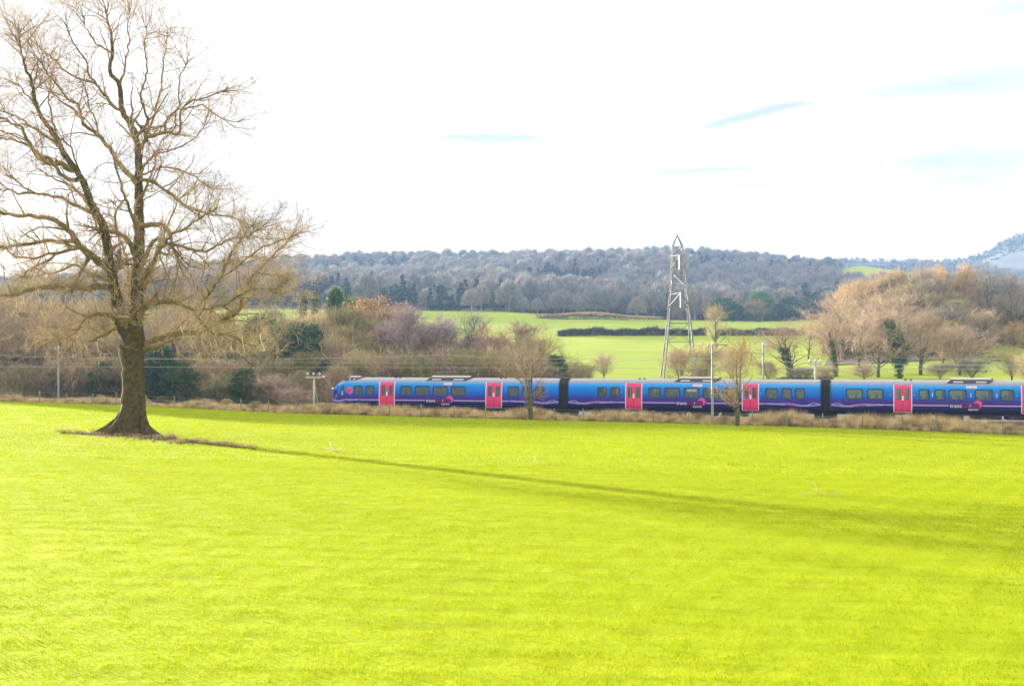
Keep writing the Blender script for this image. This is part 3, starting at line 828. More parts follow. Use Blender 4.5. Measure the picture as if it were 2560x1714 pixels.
# trees along the far edge of the upper field
for kind, n_, px, D, yt, wp, c, lab in [
 ('evergreen', 'evergreen_tree', 1808, 480, 745, 62, BG, 'dark round evergreen at the far field edge, left one'),
 ('evergreen', 'evergreen_tree', 1838, 485, 760, 42, BG, 'small dark evergreen beside the left one at the far field edge'),
 ('bare_1', 'bare_tree', 1895, 478, 748, 66, (0.33, .2, .14), 'russet domed tree at the far field edge'),
 ('evergreen', 'evergreen_tree', 1900, 500, 728, 62, MG, 'green evergreen behind the russet domed tree'),
 ('evergreen_b', 'evergreen_tree', 1948, 485, 760, 45, BG, 'dark evergreen right of the russet domed tree'),
 ('evergreen', 'evergreen_tree', 1975, 490, 742, 55, BG, 'dark evergreen furthest right at the far field edge')]:
    tree(kind, n_, 'evergreen' if kind != 'bare_1' else 'tree', px, D, yt, wp, c, lab)


# floor and brushwood of the woods
sheet('woodland_floor', [(-1500, 131), (1395, 124), (1395, 215), (-1500, 300)], 60, 16, M['woodfloor'], .12)
sheet('rough_ground', [(1640, 128), (2060, 122), (2060, 176), (1640, 172)], 40, 8, M['verge'], .10)
sheet('trackside_ground', [(1396, 121.5), (3600, 85), (3600, 135), (1396, 150)], 80, 9, M['ballast'], .15)
sheet('grove_floor', [(2060, 212), (2460, 218), (2440, 300), (2120, 300)], 30, 12, M['woodfloor'], .12)


def thicket(seed, n=2600):
    r = np.random.default_rng(seed)
    a = r.uniform(0, 6.28, n); zq = r.random(n) ** .8; lob = 1 + .30 * np.sin(3 * a + seed) * np.sin(zq * 7 + seed) + .25 * np.sin(7 * a + zq * 9 + seed); rad = 3.5 * lob * np.sqrt(np.clip(1.02 - ((zq - .45) / .6) ** 2, .02, 1)) * r.uniform(.15, 1.12, n) ** .7
    p = np.stack([rad * np.cos(a), rad * np.sin(a), .3 + 9.2 * zq], -1)
    d = norm((p - np.array([0, 0, 1.0])) * np.array([1, 1, .8]) + r.normal(size=p.shape) * 2.2 + np.array([0, 0, 1.2]))
    L_ = r.uniform(.3, .9, n)[:, None]
    P = np.stack([p - d * L_, p + r.normal(size=p.shape) * .1, p + d * L_ + r.normal(size=p.shape) * .15], 1)
    V, Fc = tubes(P, np.repeat(np.array([[.035, .028, .012]]), n, 0), 3)
    st = np.zeros((5, 5, 3))
    for k in range(5):
        aa = r.uniform(0, 6.28); st[k, :, 2] = (-.6, 2, 4.5, 7, 9); st[k, :, 0] = math.cos(aa) * np.array([.1, .4, .9, 1.4, 2.0]); st[k, :, 1] = math.sin(aa) * np.array([.1, .4, .9, 1.4, 2.0])
    V2, F2 = tubes(st, np.repeat(np.array([[.13, .10, .08, .05, .02]]), 5, 0), 5)
    return merge([(V, Fc), (V2, F2)])


def rand_mat(name, cols, k=0.0):
    m = bpy.data.materials.new(name); m.use_nodes = True; t = NT(m.node_tree); b = t.n['Principled BSDF']
    oi = t.new('ShaderNodeObjectInfo'); cr = t.new('ShaderNodeValToRGB'); t.l.new(oi.outputs['Random'], cr.inputs[0])
    el_ = cr.color_ramp.elements; el_[0].color = (*cols[0], 1); el_[1].color = (*cols[-1], 1)
    for j, c in enumerate(cols[1:-1]):
        e = el_.new((j + 1) / (len(cols) - 1)); e.color = (*c, 1)
    gi = t.new('ShaderNodeNewGeometry'); v_ = t.mapr(gi.outputs['Random Per Island'], 0, 1, .65, 1.3)
    cc = t.new('ShaderNodeCombineXYZ'); [t.l.new(v_, cc.inputs[q]) for q in range(3)]
    t.l.new(t.mix(1.0, cr.outputs[0], cc.outputs[0], 'MULTIPLY'), b.inputs['Base Color']); b.inputs['Roughness'].default_value = 1; b.inputs['Specular IOR Level'].default_value = .05
    return m


brush = rand_mat('brushwood_twigs', [(0.42, .30, .17), (0.50, .37, .23), (0.33, .28, .13), (0.56, .43, .23), (0.32, .29, .13), (0.18, .14, .07)])
th = [proto('thicket_%d' % k, *thicket(300 + k), [brush]) for k in range(4)]


def fill_wood(name, sky_, pxr, Dr, step, label, drop):
    px_, D_ = [], []
    for D in np.arange(Dr[0], Dr[1], step[1]):
        for px in np.arange(pxr[0], pxr[1], step[0]): px_.append(px + random.uniform(-.5, .5) * step[0]); D_.append(D + random.uniform(-.5, .5) * step[1])
    px_ = np.array(px_); D_ = np.array(D_); X = (px_ - CX) / F * D_; Z = ground_z(X, D_)
    sk = np.interp(px_, [q[0] for q in sky_], [q[1] for q in sky_]) + rng.uniform(drop[0], drop[1], len(px_))
    fr_ = (D_ - Dr[0]) / (Dr[1] - Dr[0]); yb = HY + (CZ - Z) / D_ * F
    ytop = yb + (sk - yb) * (.46 + .54 * np.clip(fr_ * 1.6, 0, 1)) * rng.uniform(.75, 1.1, len(px_))
    H = np.clip((yb - ytop) / F * D_, 1.2, 30); s_ = H / 9.8; w_ = np.clip(s_ * 1.05, .28, 1.4) * rng.uniform(.8, 1.25, len(px_))
    P = np.stack([X, D_, Z - .1], -1); rt = np.zeros_like(P); rt[:, 2] = rng.uniform(0, 6.28, len(P))
    scatter(name, th, P, rt, np.stack([w_, w_, s_], -1), rng.integers(0, 4, len(P)), label, 'brushwood')


fill_wood('wood_brushwood', [(-400, 725), (0, 722), (250, 728), (350, 740), (500, 752), (600, 765), (650, 800), (700, 765), (790, 748), (880, 760), (1010, 770), (1150, 805), (1250, 822), (1340, 850), (1400, 895)], (-420, 1375), (138, 192), (42, 7), 'tangled brown brushwood filling the wood behind the railway', (10, 70))
fill_wood('grove_brushwood', [(2060, 800), (2100, 745), (2150, 705), (2230, 685), (2330, 672), (2430, 690), (2480, 740), (2560, 735), (2700, 740)], (2085, 2465), (232, 285), (30, 9), 'pinkish brown brushwood filling the hillside grove at right', (-4, 45))
fill_wood('grove_edge_brushwood', [(2460, 740), (2560, 730), (2720, 740)], (2460, 2720), (252, 290), (34, 8), 'brown brushwood at the right edge above the dark hedge', (5, 50))


# hedges: each one a run of twiggy clumps
def hedge(name, pa, pb, hgt, wid, color, label, n=60, leaf=False):
    (pxa, Da), (pxb, Db) = pa, pb
    V = []; Fs = []; o = 0; r = np.random.default_rng(int(pxa * 7 + Da))
    xa, xb = at(pxa, Da), at(pxb, Db); Ln = math.hypot(xb - xa, Db - Da); m = int(Ln * n)
    q = r.random(m); X = xa + (xb - xa) * q; Y = Da + (Db - Da) * q + r.normal(0, wid * .3, m)
    hh = hgt * (.82 + .24 * np.sin(X * .6) * np.sin(X * .23 + 2) + r.uniform(-.1, .1, m))
    Z = ground_z(X, Y) + r.random(m) ** .8 * hh
    P = np.zeros((m, 3, 3)); P[:, 0] = np.stack([X, Y, Z], -1); d = norm(r.normal(size=(m, 3)) + np.array([0, 0, .9]))
    s = r.uniform(.25, .6, m)[:, None] * (hgt / 2)
    P[:, 1] = P[:, 0] + d * s; P[:, 2] = P[:, 1] + norm(d + r.normal(size=(m, 3)) * .4) * s
    V, Fc = tubes(P, np.repeat(np.array([[.06, .045, .02]]), m, 0), 3)
    me = npmesh(name, V, Fc, [M['treecol']]); ob = meshobj(name, me); ob.color = (*color, 1)
    return tag(ob, label, 'hedge')


hedge('hedge', (1395, 336), (1765, 336), 2.0, 1.6, (0.075, .07, .055), 'long dark hedge between the two green fields left of the pale tree', n=170)
hedge('hedge', (1790, 336), (2010, 338), 1.9, 1.6, (0.085, .075, .06), 'dark hedge between the two green fields right of the pale tree', n=170)
hedge('hedge', (2450, 246), (2640, 236), 2.6, 2.4, (0.09, .10, .06), 'dark thick hedge below the tall grey tree at right')
hedge('hedge', (2455, 214), (2640, 210), .9, 1.0, (0.22, .17, .10), 'low brown hedge across the right-hand field')
hedge('hedge', (1890, 170), (2080, 176), .9, 1.2, (0.20, .17, .10), 'low scrubby hedge line behind the rear mast')
hedge('hedge', (1350, 468), (1570, 448), 1.6, 3.0, (0.16, .13, .085), 'dark hedge under the straw bank above the fields', n=30)
hedge('hedge', (430, 500), (700, 505), 2.2, 3.0, (0.30, .22, .16), 'brown hedge along the top of the far left field', n=30)
# straw bank above the upper field
bp = [dp[0], dp[1]]
n_ = 1500; pxv = rng.uniform(1350, 1640, n_); D = 472 - (pxv - 1350) * .03 + rng.normal(0, 3, n_); X = (pxv - CX) / F * D
Zb = ground_z(X, D) + .5 + 1.2 * np.exp(-((pxv - 1470) / 60) ** 2)
scatter('straw_bank', bp, np.stack([X, D, Zb], -1), np.stack([0 * X, 0 * X, rng.uniform(0, 6, n_)], -1), np.stack([0 * X + 4, 0 * X + 4, 0 * X + 1.1], -1), rng.integers(0, 2, n_), 'pale straw coloured bank above the green field', 'dry grass')

# the wooded hill: bare crowns with dark evergreens among them
def far_crown(seed, up=1.0):
    r = np.random.default_rng(seed); n = 900
    a = r.uniform(0, 6.28, n); zq = r.random(n) ** .75; rad = 5.2 * np.sqrt(np.clip(1 - zq ** 2, 0, 1)) * r.uniform(.55, 1.02, n)
    p = np.stack([rad * np.cos(a), rad * np.sin(a), 3.5 + 8.0 * zq * r.uniform(.8, 1.02, n)], -1)
    d = norm(p - np.array([0, 0, 2.0]) + r.normal(size=p.shape) * 2.5)
    P = np.stack([p - d * 1.1, p, p + d * 1.0 + r.normal(size=p.shape) * .25], 1)
    V, Fc = tubes(P, np.repeat(np.array([[.10, .085, .03]]), n, 0), 3)
    tk = np.zeros((1, 4, 3)); tk[0, :, 2] = (-1, 3, 6, 9)
    V2, F2 = tubes(tk, np.array([[.35, .3, .2, .08]]), 5)
    return merge([(V, Fc), (V2, F2)])


farbare = rand_mat('far_bare_crowns', [(0.33, .30, .265), (0.41, .36, .315), (0.26, .245, .22), (0.42, .34, .26), (0.32, .30, .27), (.21, .215, .20)])
fargreen = rand_mat('far_evergreens', [(0.05, .085, .045), (0.035, .07, .045), (0.07, .11, .05)])
fp = [proto('far_crown_%d' % k, *far_crown(70 + k), [farbare]) for k in range(4)]
tr, lv = leafy(81, 11, 8.5, False, n=60, per=22, size=.42); V_, F_ = merge([tr, lv]); fe = [proto('far_evergreen', V_, F_, [fargreen])]
tr, lv = leafy(82, 13, 6.0, True, n=60, per=22, size=.40); V_, F_ = merge([tr, lv]); fe.append(proto('far_conifer', V_, F_, [fargreen]))
def hnoise(x, y): return (np.sin(x * .021 + 1.1) * np.sin(y * .017 + .4) + .6 * np.sin(x * .053 + y * .031) * np.sin(y * .047 - x * .02 + 2) + .35 * np.sin(x * .11 + 3) * np.sin(y * .13))
PX = []; 
yy = 548.0
while yy < 1175:
    wx = .62 * yy
    x = -wx
    while x < wx:
        PX.append((x + random.uniform(-4, 4), yy + random.uniform(-4, 4))); x += random.uniform(6.5, 9.5)
    yy += 7.5
PX = np.array(PX); pxv = CX + F * PX[:, 0] / PX[:, 1]
keep = ~((pxv + rng.normal(0, 12, len(pxv)) > 2090) & (PX[:, 1] > 790))
PX = PX[keep]; pxv = pxv[keep]
hn = hnoise(PX[:, 0], PX[:, 1]) + rng.normal(0, .28, len(PX))
ever = hn > .56
ever |= (PX[:, 1] < 585) & (pxv < 1260) & (rng.random(len(PX)) < .75)
Z = ground_z(PX[:, 0], PX[:, 1]) - .3
sc = rng.uniform(.62, 1.4, len(PX))
p3 = np.stack([PX[:, 0], PX[:, 1], Z], -1); rt = np.zeros_like(p3); rt[:, 2] = rng.uniform(0, 6.28, len(PX))
S3 = np.stack([sc, sc, sc * rng.uniform(.85, 1.15, len(PX))], -1)
S3[ever] *= .85
b_ = ~ever
scatter('bare_hill_woodland', fp, p3[b_], rt[b_], S3[b_], rng.integers(0, 4, b_.sum()), 'bluish brown leafless woodland covering the long hill', 'woodland')
scatter('evergreens_in_hill_woodland', fe, p3[ever], rt[ever], S3[ever], rng.integers(0, 2, ever.sum()), 'dark blue green evergreens scattered through the hill woodland', 'evergreens')
# mountain wood
n_ = 3000; q = rng.random(n_) ** 1.2; pxv = rng.uniform(1950, 2750, n_); ti = np.interp(pxv, mtop[:, 0], mtop[:, 1]); Dm = 1600 - q * 200
zt = CZ - (ti - HY) / F * 1600; fr = ((Dm - 1150) / 450) ** 1.15; Zm = 30 + (zt - 30) * fr
X = (pxv - CX) / F * Dm; kp = (hnoise(X * .5, Dm * 1.2) > -.1) | (q < .05)
p3 = np.stack([X, Dm, Zm - 1], -1)[kp]; rt = np.zeros_like(p3); s1 = rng.uniform(.3, .62, len(p3))
scatter('mountain_woodland', [fe[0], fp[0]], p3, rt, np.stack([s1, s1, s1], -1), rng.integers(0, 2, len(p3)), 'dark trees along the crest of the distant mountain', 'woodland')

# brambles in the verge
n_ = 55; X = rng.uniform(-60, 60, n_); Y = edge_Y(X) + rng.uniform(.6, 5.0, n_); s_ = rng.uniform(.04, .10, n_)
scatter('verge_brambles', th, np.stack([X, Y, ground_z(X, Y)], -1), np.stack([0 * X, 0 * X, rng.uniform(0, 6, n_)], -1), np.stack([s_ * 1.6, s_ * 1.6, s_], -1), rng.integers(0, 4, n_), 'brown brambles tangled in the dry grass of the verge', 'brambles')

# ------------------------------------------------------------------ the big oak
TD0 = 60.0
def op(px, py, dd=0.0): return np.array([(px - CX) / F * (TD0 + dd), TD0 + dd, CZ - (py - HY) / F * (TD0 + dd)])
oak_base = np.array([at(322, TD0), TD0, gz(at(322, TD0), TD0)])
oak = empty('oak_tree', tuple(oak_base), 0, 'huge leafless oak standing alone in the green field at left', 'oak tree')
M2 = 1 / 50.0                                      # metres per photo pixel at the oak
# trunk with root flare
prof = [(1100, 328, 60), (1090, 328, 54), (1076, 327, 45), (1062, 328, 38.5), (1045, 330, 33), (1025, 333, 29), (1000, 335, 26.5), (960, 334.5, 25), (920, 334, 24.5), (885, 335, 25), (862, 336, 26), (845, 337, 25), (825, 338, 20), (800, 340, 16)]
K = 40; V = []
rr_ = np.random.default_rng(5)
for j, (py, cx, r_) in enumerate(prof):
    c = op(cx, py); fl = max(0, (py - 1010) / 90.0)
    for i in range(K):
        a = 2 * math.pi * i / K
        lob = 1 + fl * (.30 * (2 * abs(math.cos(2.5 * a + .4)) - 1) + .22 * math.cos(9 * a + 2) + .14 * math.cos(13 * a + 1) + rr_.normal(0, .05)) + .035 * math.cos(7 * a + py * .01) + rr_.normal(0, .012)
        ext = 1 + (fl ** 2) * .95 * max(0, math.cos(a - math.pi)) ** 5 + (fl ** 2) * .18 * max(0, math.cos(a - .0)) ** 4
        V.append((c[0] + r_ * M2 * lob * ext * math.cos(a), c[1] + r_ * M2 * lob * math.sin(a) * (1 - .2 * fl), c[2]))
V = np.array(V); n = len(prof); idx = np.arange(n * K).reshape(n, K)
Fc = np.stack([idx[:-1], np.roll(idx, -1, 1)[:-1], np.roll(idx, -1, 1)[1:], idx[1:]], -1).reshape(-1, 4)[:, ::-1]
tk = meshobj('trunk', npmesh('oak_trunk', V - oak_base, Fc, [M['bark']], smooth=True), oak)

limbs = [  # (points, first radius px, last radius px, depth drift at the tip in m)
 # leader
 ([(337, 850), (339, 820), (341, 780), (342, 730), (344, 680), (347, 640), (348, 600), (348, 550), (346, 500), (346, 450), (347, 400), (343, 360), (335, 325), (322, 303), (309, 287), (303, 262), (302, 238), (298, 208), (288, 197), (274, 185), (273, 165), (283, 134), (279, 89), (268, 53), (262, 15)], 20, 2.0, .8),
 # left stem
 ([(330, 862), (312, 830), (297, 795), (290, 735), (277, 680), (272, 640), (267, 602), (262, 572), (247, 543), (230, 513), (214, 470), (200, 439), (179, 410), (164, 391), (145, 353), (130, 330), (114, 307), (98, 282), (86, 255), (84, 238), (82, 219), (77, 200), (62, 165), (52, 120), (45, 80)], 17, 2.0, -1.2),
 ([(270, 672), (239, 650), (216, 635), (198, 615), (188, 600), (178, 579), (154, 561), (127, 545), (99, 543), (75, 539), (40, 539), (0, 529), (-45, 515)], 10, 2.4, -2.0),
 ([(190, 604), (178, 602), (146, 604), (115, 601), (79, 608), (36, 614), (0, 618), (-50, 630)], 6, 2, -3.2),
 ([(200, 618), (188, 622), (150, 632), (119, 635), (87, 646), (38, 642), (20, 624), (-20, 610)], 4.5, 1.5, 1.2),
 ([(150, 632), (119, 652), (87, 664), (63, 683), (50, 710)], 3.2, 1.5, 2.0),
 ([(225, 643), (217, 652), (198, 679), (194, 700), (180, 730)], 5, 2, -1.5),
 ([(283, 715), (257, 718), (214, 720), (143, 718), (89, 718), (36, 739), (0, 739), (-60, 745)], 9, 3, -3.8),
 ([(240, 530), (213, 525), (184, 513), (154, 493), (122, 488), (85, 482), (62, 470), (49, 456), (20, 440)], 5.5, 1.8, 2.2),
 ([(85, 482), (45, 483), (30, 475), (0, 474), (-40, 462)], 3, 1.5, 2.8),
 ([(185, 425), (172, 424), (159, 412), (143, 407), (119, 408), (92, 391), (80, 372), (75, 359), (59, 334), (55, 315), (38, 313), (17, 299), (-20, 292)], 8, 1.8, -2.6),
 ([(192, 450), (178, 452), (160, 440), (140, 418), (122, 395), (100, 385), (70, 360), (30, 348), (0, 347), (-40, 340)], 6, 1.6, 2.6),
 ([(145, 365), (134, 353), (107, 338), (84, 317), (63, 309), (42, 290), (20, 285), (-15, 270)], 4.5, 1.5, 1.8),
 ([(95, 275), (86, 258), (70, 241), (50, 215), (20, 200)], 3, 1.2, 2.0),
 ([(200, 430), (188, 400), (183, 385), (176, 365), (160, 350), (150, 345)], 3, 1.5, -1.5),
 # left-leaning limb off the leader
 ([(343, 460), (330, 442), (315, 431), (292, 399), (271, 366), (244, 334), (225, 324), (204, 303), (200, 280), (193, 257), (172, 248), (153, 227), (134, 200), (110, 170), (90, 140)], 7.5, 1.5, -2.2),
 ([(203, 296), (192, 290), (187, 271), (153, 255), (145, 242), (103, 221), (75, 215)], 2.6, 1.2, 1.0),
 ([(246, 335), (244, 315), (236, 294), (223, 277), (219, 259), (215, 230), (205, 205)], 3.2, 1.2, .5),
 ([(300, 275), (294, 273), (277, 259), (257, 234), (244, 215), (233, 204), (214, 201), (183, 192), (156, 170), (125, 138), (103, 125), (85, 95)], 4.6, 1.3, 1.8),
 ([(240, 210), (223, 187), (210, 147), (192, 116), (179, 98), (165, 60)], 3, 1.2, -1.5),
 ([(300, 210), (312, 180), (318, 140), (325, 100), (318, 60), (322, 25)], 3.2, 1.2, 1.8),
 # right of the leader
 ([(352, 372), (358, 360), (366, 343), (384, 342), (410, 332), (426, 330), (441, 342), (449, 330), (450, 300), (451, 273), (477, 252), (513, 245), (545, 232), (571, 219)], 5, 1.2, -2.4),
 ([(366, 343), (370, 328), (376, 315), (387, 284), (395, 248), (405, 219), (404, 200), (411, 147), (415, 110), (420, 70)], 3.6, 1.2, 2.0),
 ([(330, 296), (341, 308), (355, 322), (366, 337)], 3.4, 2.6, .4),
 ([(412, 332), (414, 310), (420, 294), (449, 273), (448, 250), (445, 229), (450, 190), (470, 150)], 2.8, 1.2, -1.5),
 ([(450, 276), (477, 267), (510, 262), (535, 285), (560, 300), (590, 305)], 2.5, 1.1, .6),
 ([(350, 440), (355, 426), (368, 401), (384, 389), (420, 378), (453, 368), (479, 353), (498, 334), (520, 290)], 3.4, 1.2, 2.8),
 ([(352, 450), (360, 447), (382, 453), (407, 470), (430, 487), (463, 515), (494, 527), (530, 538), (570, 540), (620, 560)], 5.5, 1.4, -2.2),
 ([(355, 437), (380, 425), (415, 415), (455, 425), (500, 450), (530, 470)], 3, 1.2, 1.6),
 ([(352, 563), (364, 561), (380, 560), (408, 561), (420, 572), (427, 592), (433, 615), (443, 643)], 7, 3.2, -1.0),
 ([(354, 662), (364, 645), (372, 622), (382, 602), (395, 594), (415, 607), (458, 617), (489, 624), (519, 630), (545, 612), (570, 599), (606, 596), (650, 570)], 6, 1.3, -2.8),
 ([(396, 596), (398, 620), (402, 650), (420, 690), (440, 730), (448, 760)], 2.8, 1.5, 1.0),
 ([(430, 612), (455, 650), (480, 668), (510, 670), (545, 655), (590, 645), (640, 640)], 2.8, 1.2, 1.8),
 # low right limbs
 ([(352, 878), (372, 868), (400, 861), (425, 853), (445, 849), (450, 848)], 10, 2.0, -1.6),
 ([(352, 868), (370, 856), (400, 846), (454, 832), (500, 832), (529, 814), (571, 796), (600, 771), (607, 732), (625, 696), (650, 671), (689, 636), (730, 590)], 9, 1.8, 2.0),
 ([(520, 822), (545, 832), (575, 840), (607, 857), (636, 864), (660, 850)], 4, 1.5, 3.0),
 ([(342, 840), (347, 815), (352, 795), (357, 775), (375, 761), (411, 754), (446, 757), (482, 775), (511, 814), (530, 830)], 5.5, 2.5, -2.2),
 ([(484, 775), (500, 758), (518, 739), (554, 693), (571, 646), (600, 600), (640, 550)], 4.2, 1.4, -3.0),
 ([(489, 775), (529, 771), (571, 757), (607, 732), (640, 722), (661, 721), (700, 735)], 3.8, 1.4, -1.2),
 ([(630, 688), (650, 680), (690, 690), (735, 700)], 2.2, 1.2, 2.6),
 ([(560, 690), (600, 660), (650, 620), (700, 600), (750, 590)], 2.6, 1.1, -3.2),
 # low left
 ([(322, 840), (311, 805), (290, 792), (271, 786), (229, 786), (205, 805), (190, 830)], 8, 2.2, -2.0),
 ([(315, 822), (286, 818), (264, 836), (229, 850), (179, 846), (143, 843), (110, 850)], 5.5, 1.8, 2.2),
 ([(340, 640), (326, 612), (308, 587), (283, 579), (262, 577)], 7, 5, -.4),
 ([(340, 665), (310, 660), (290, 655), (270, 650)], 4, 3, .4),
 ([(300, 862), (303, 880), (309, 920), (311, 970), (306, 1010)], 5.5, 5, -.25),
 # limbs reaching towards and away from the viewer
 ([(338, 800), (330, 760), (322, 720), (320, 660), (300, 600), (285, 540)], 8, 1.6, 5.5),
 ([(345, 760), (360, 710), (385, 660), (400, 600), (430, 540), (450, 480)], 7.5, 1.5, 6.0),
 ([(345, 720), (362, 690), (392, 640), (430, 585), (480, 560), (540, 520)], 6, 1.4, -5.5),
 ([(346, 600), (330, 540), (310, 490), (290, 420), (280, 380)], 5.5, 1.4, -5.0),
 ([(346, 520), (360, 480), (385, 420), (400, 360), (430, 320)], 5, 1.4, 5.0),
 ([(280, 700), (240, 690), (190, 660), (140, 680), (80, 690)], 6, 1.5, 5.5),
 ([(230, 520), (190, 470), (140, 450), (90, 420)], 5, 1.4, 5.0),
 ([(160, 385), (130, 300), (120, 250), (130, 190), (120, 140)], 4, 1.2, 3.5),
 ([(340, 350), (370, 300), (350, 240), (370, 180), (360, 110), (370, 60)], 4, 1.2, -2.5),
 ([(283, 134), (240, 110), (215, 70), (205, 30)], 2.5, 1.1, -1.5),
]
def smoothpts(P_, n):
    P_ = np.array(P_, float); d = np.concatenate([[0], np.cumsum(np.linalg.norm(np.diff(P_, axis=0), axis=1))]); d /= d[-1]
    q = np.linspace(0, 1, n)
    return np.stack([np.interp(q, d, P_[:, k]) for k in range(P_.shape[1])], -1)
segsP = []; segsR = []; weight = []
for li, (pl, r0, r1, dr) in enumerate(limbs):
    pl = np.array(pl, float); d = np.concatenate([[0], np.cumsum(np.linalg.norm(np.diff(pl, axis=0), axis=1))]); L_ = d[-1]; q = d / L_
    rad = (r0 + (r1 - r0) * q ** .8) * M2
    n_ = max(6, int(L_ / 11)); qq = np.linspace(0, 1, n_)
    pp = np.stack([np.interp(qq, q, pl[:, 0]), np.interp(qq, q, pl[:, 1])], -1)
    lim = 1.0 if r0 > 12 else 1.5
    pp[1:-1] += rr_.normal(0, lim, (n_ - 2, 2))
    P3 = np.array([op(a[0], a[1], dr * t_ ** 1.1) for a, t_ in zip(pp, qq)])
    Rq = np.interp(qq, q, rad) * (1 + rr_.normal(0, .05, n_))
    V, Fc = tubes(P3[None] - oak_base, Rq[None], 12 if r0 > 12 else (8 if r0 > 5 else 6))
    meshobj('branch', npmesh('branch', V, Fc, [M['bark'] if r0 > 12 else M['limb']], smooth=True), oak)
    # chunks of four points for the procedural growth
    if tuple(pl[0]) not in ((300., 862.), (352., 878.)):
        for j in range(1 if r0 < 8 else 3, n_ - 3, 3):
            segsP.append(P3[j:j + 4]); segsR.append(Rq[j:j + 4]); weight.append(1.0 if (n_ - j) * 11 < 85 else .3)
    if tuple(pl[0]) not in ((300., 862.), (352., 878.)):
        e = P3[-4:]; segsP.append(e); segsR.append(Rq[-4:]); weight.append(1.0)
segsP = np.array(segsP); segsR = np.array(segsR)
r_oak = np.random.default_rng(17)
wt = np.array(weight); tipsP = segsP[wt > .9]; tipsR = segsR[wt > .9]
inner = (segsR[:, 0] > .10) & (r_oak.random(len(wt)) < .75)
B1a = grow(segsP[~inner], segsR[~inner], 2, 2.1, 6, 0, 1, (35, 75), .25, .22, .45, .012, r=r_oak, forward=.05, taper=.35)
B1b = grow(tipsP, tipsR, 3, 1.9, 7, .1, 1, (30, 75), .12, .22, .65, .012, r=r_oak, forward=.4, taper=.35)
def resamp(A, m):
    q = np.linspace(0, A.shape[1] - 1, m); i0 = np.minimum(q.astype(int), A.shape[1] - 2); f_ = q - i0
    f_ = f_.reshape((1, -1) + (1,) * (A.ndim - 2)); return A[:, i0] * (1 - f_) + A[:, i0 + 1] * f_
P1 = np.concatenate([B1a[0], resamp(B1b[0], 6)]); R1 = np.concatenate([B1a[1], resamp(B1b[1], 6)])
P2, R2 = grow(P1, R1, 6, .95, 5, .15, 1, (35, 75), .12, .25, .6, .0065, r=r_oak, forward=.2)
P3_, R3 = grow(P2, R2, 4, .5, 4, .15, 1, (30, 65), .10, .28, .65, .0045, r=r_oak, forward=.25)
P4, R4 = grow(P3_, R3, 2, .28, 3, .2, 1, (25, 60), .06, .3, .8, .0034, r=r_oak, forward=.3)
V, Fc = tubes(P1 - oak_base, R1, 5)
tag(meshobj('side_branches', npmesh('side_branches', V, Fc, [M['limb']]), oak), kind='stuff')
V, Fc = merge([tubes(P2 - oak_base, R2, 4), tubes(P3_ - oak_base, R3, 3), tubes(P4 - oak_base, R4, 3)])
tag(meshobj('twigs', npmesh('twigs', V, Fc, [M['twig']]), oak), kind='stuff')
print('oak twigs tris', len(Fc) * 2)
# pale short shoots clothing the stems and lower limbs
mask = (segsP[:, 1, 2] < CZ + (HY - 480) / F * TD0)
low = segsP[:, 1, 2] < CZ + (HY - 660) / F * TD0
Sp, Sr = grow(segsP[mask], segsR[mask], 20, .55, 4, 0, 1, (30, 85), .45, .35, .12, .005, r=r_oak, forward=0)
Sq, Sqr = grow(segsP[mask & low], segsR[mask & low], 38, .75, 4, 0, 1, (30, 90), .5, .35, .12, .0065, r=r_oak, forward=0)
Sp = np.concatenate([Sp, Sq]); Sr = np.concatenate([Sr, Sqr])
S2, S2r = grow(Sp, Sr, 3, .30, 3, .2, 1, (30, 70), .2, .4, .8, .004, r=r_oak)
V, Fc = merge([tubes(Sp - oak_base, Sr, 3), tubes(S2 - oak_base, S2r, 3)])
tag(meshobj('young_shoots', npmesh('young_shoots', V, Fc, [M['shoot']]), oak), kind='stuff')
# drooping curly sprays under the right-hand limbs
anch = [(430, 870), (470, 850), (505, 845), (520, 850), (545, 850), (590, 860), (610, 862), (640, 866), (655, 860), (460, 840), (150, 850), (200, 840), (250, 860), (100, 800), (40, 790), (575, 820)]
DP = []; DR = []
for (ax, ay) in anch:
    for _ in range(1):
        n_ = 8; p = np.zeros((n_, 3)); p[0] = op(ax + random.uniform(-8, 8), ay - 25, random.uniform(-3, 3)); d = np.array([random.uniform(-.5, .5), random.uniform(-.4, .4), -1.0])
        for j in range(1, n_):
            d = d + np.array([random.uniform(-.35, .35), random.uniform(-.3, .3), .06 * j]); d /= np.linalg.norm(d); p[j] = p[j - 1] + d * random.uniform(.16, .28)
        DP.append(p); DR.append(np.linspace(.028, .010, n_))
DP = np.array(DP); DR = np.array(DR)
D2, D2r = grow(DP, DR, 7, .7, 5, .1, 1, (30, 75), .0, .35, .6, .008, r=r_oak, curve=.12)
D3, D3r = grow(D2, D2r, 3, .3, 3, .2, 1, (30, 70), .1, .3, .7, .006, r=r_oak, curve=.2)
V, Fc = merge([tubes(DP - oak_base, DR, 5), tubes(D2 - oak_base, D2r, 3), tubes(D3 - oak_base, D3r, 3)])
tag(meshobj('drooping_sprays', npmesh('drooping_sprays', V, Fc, [M['shoot']]), oak), kind='stuff')

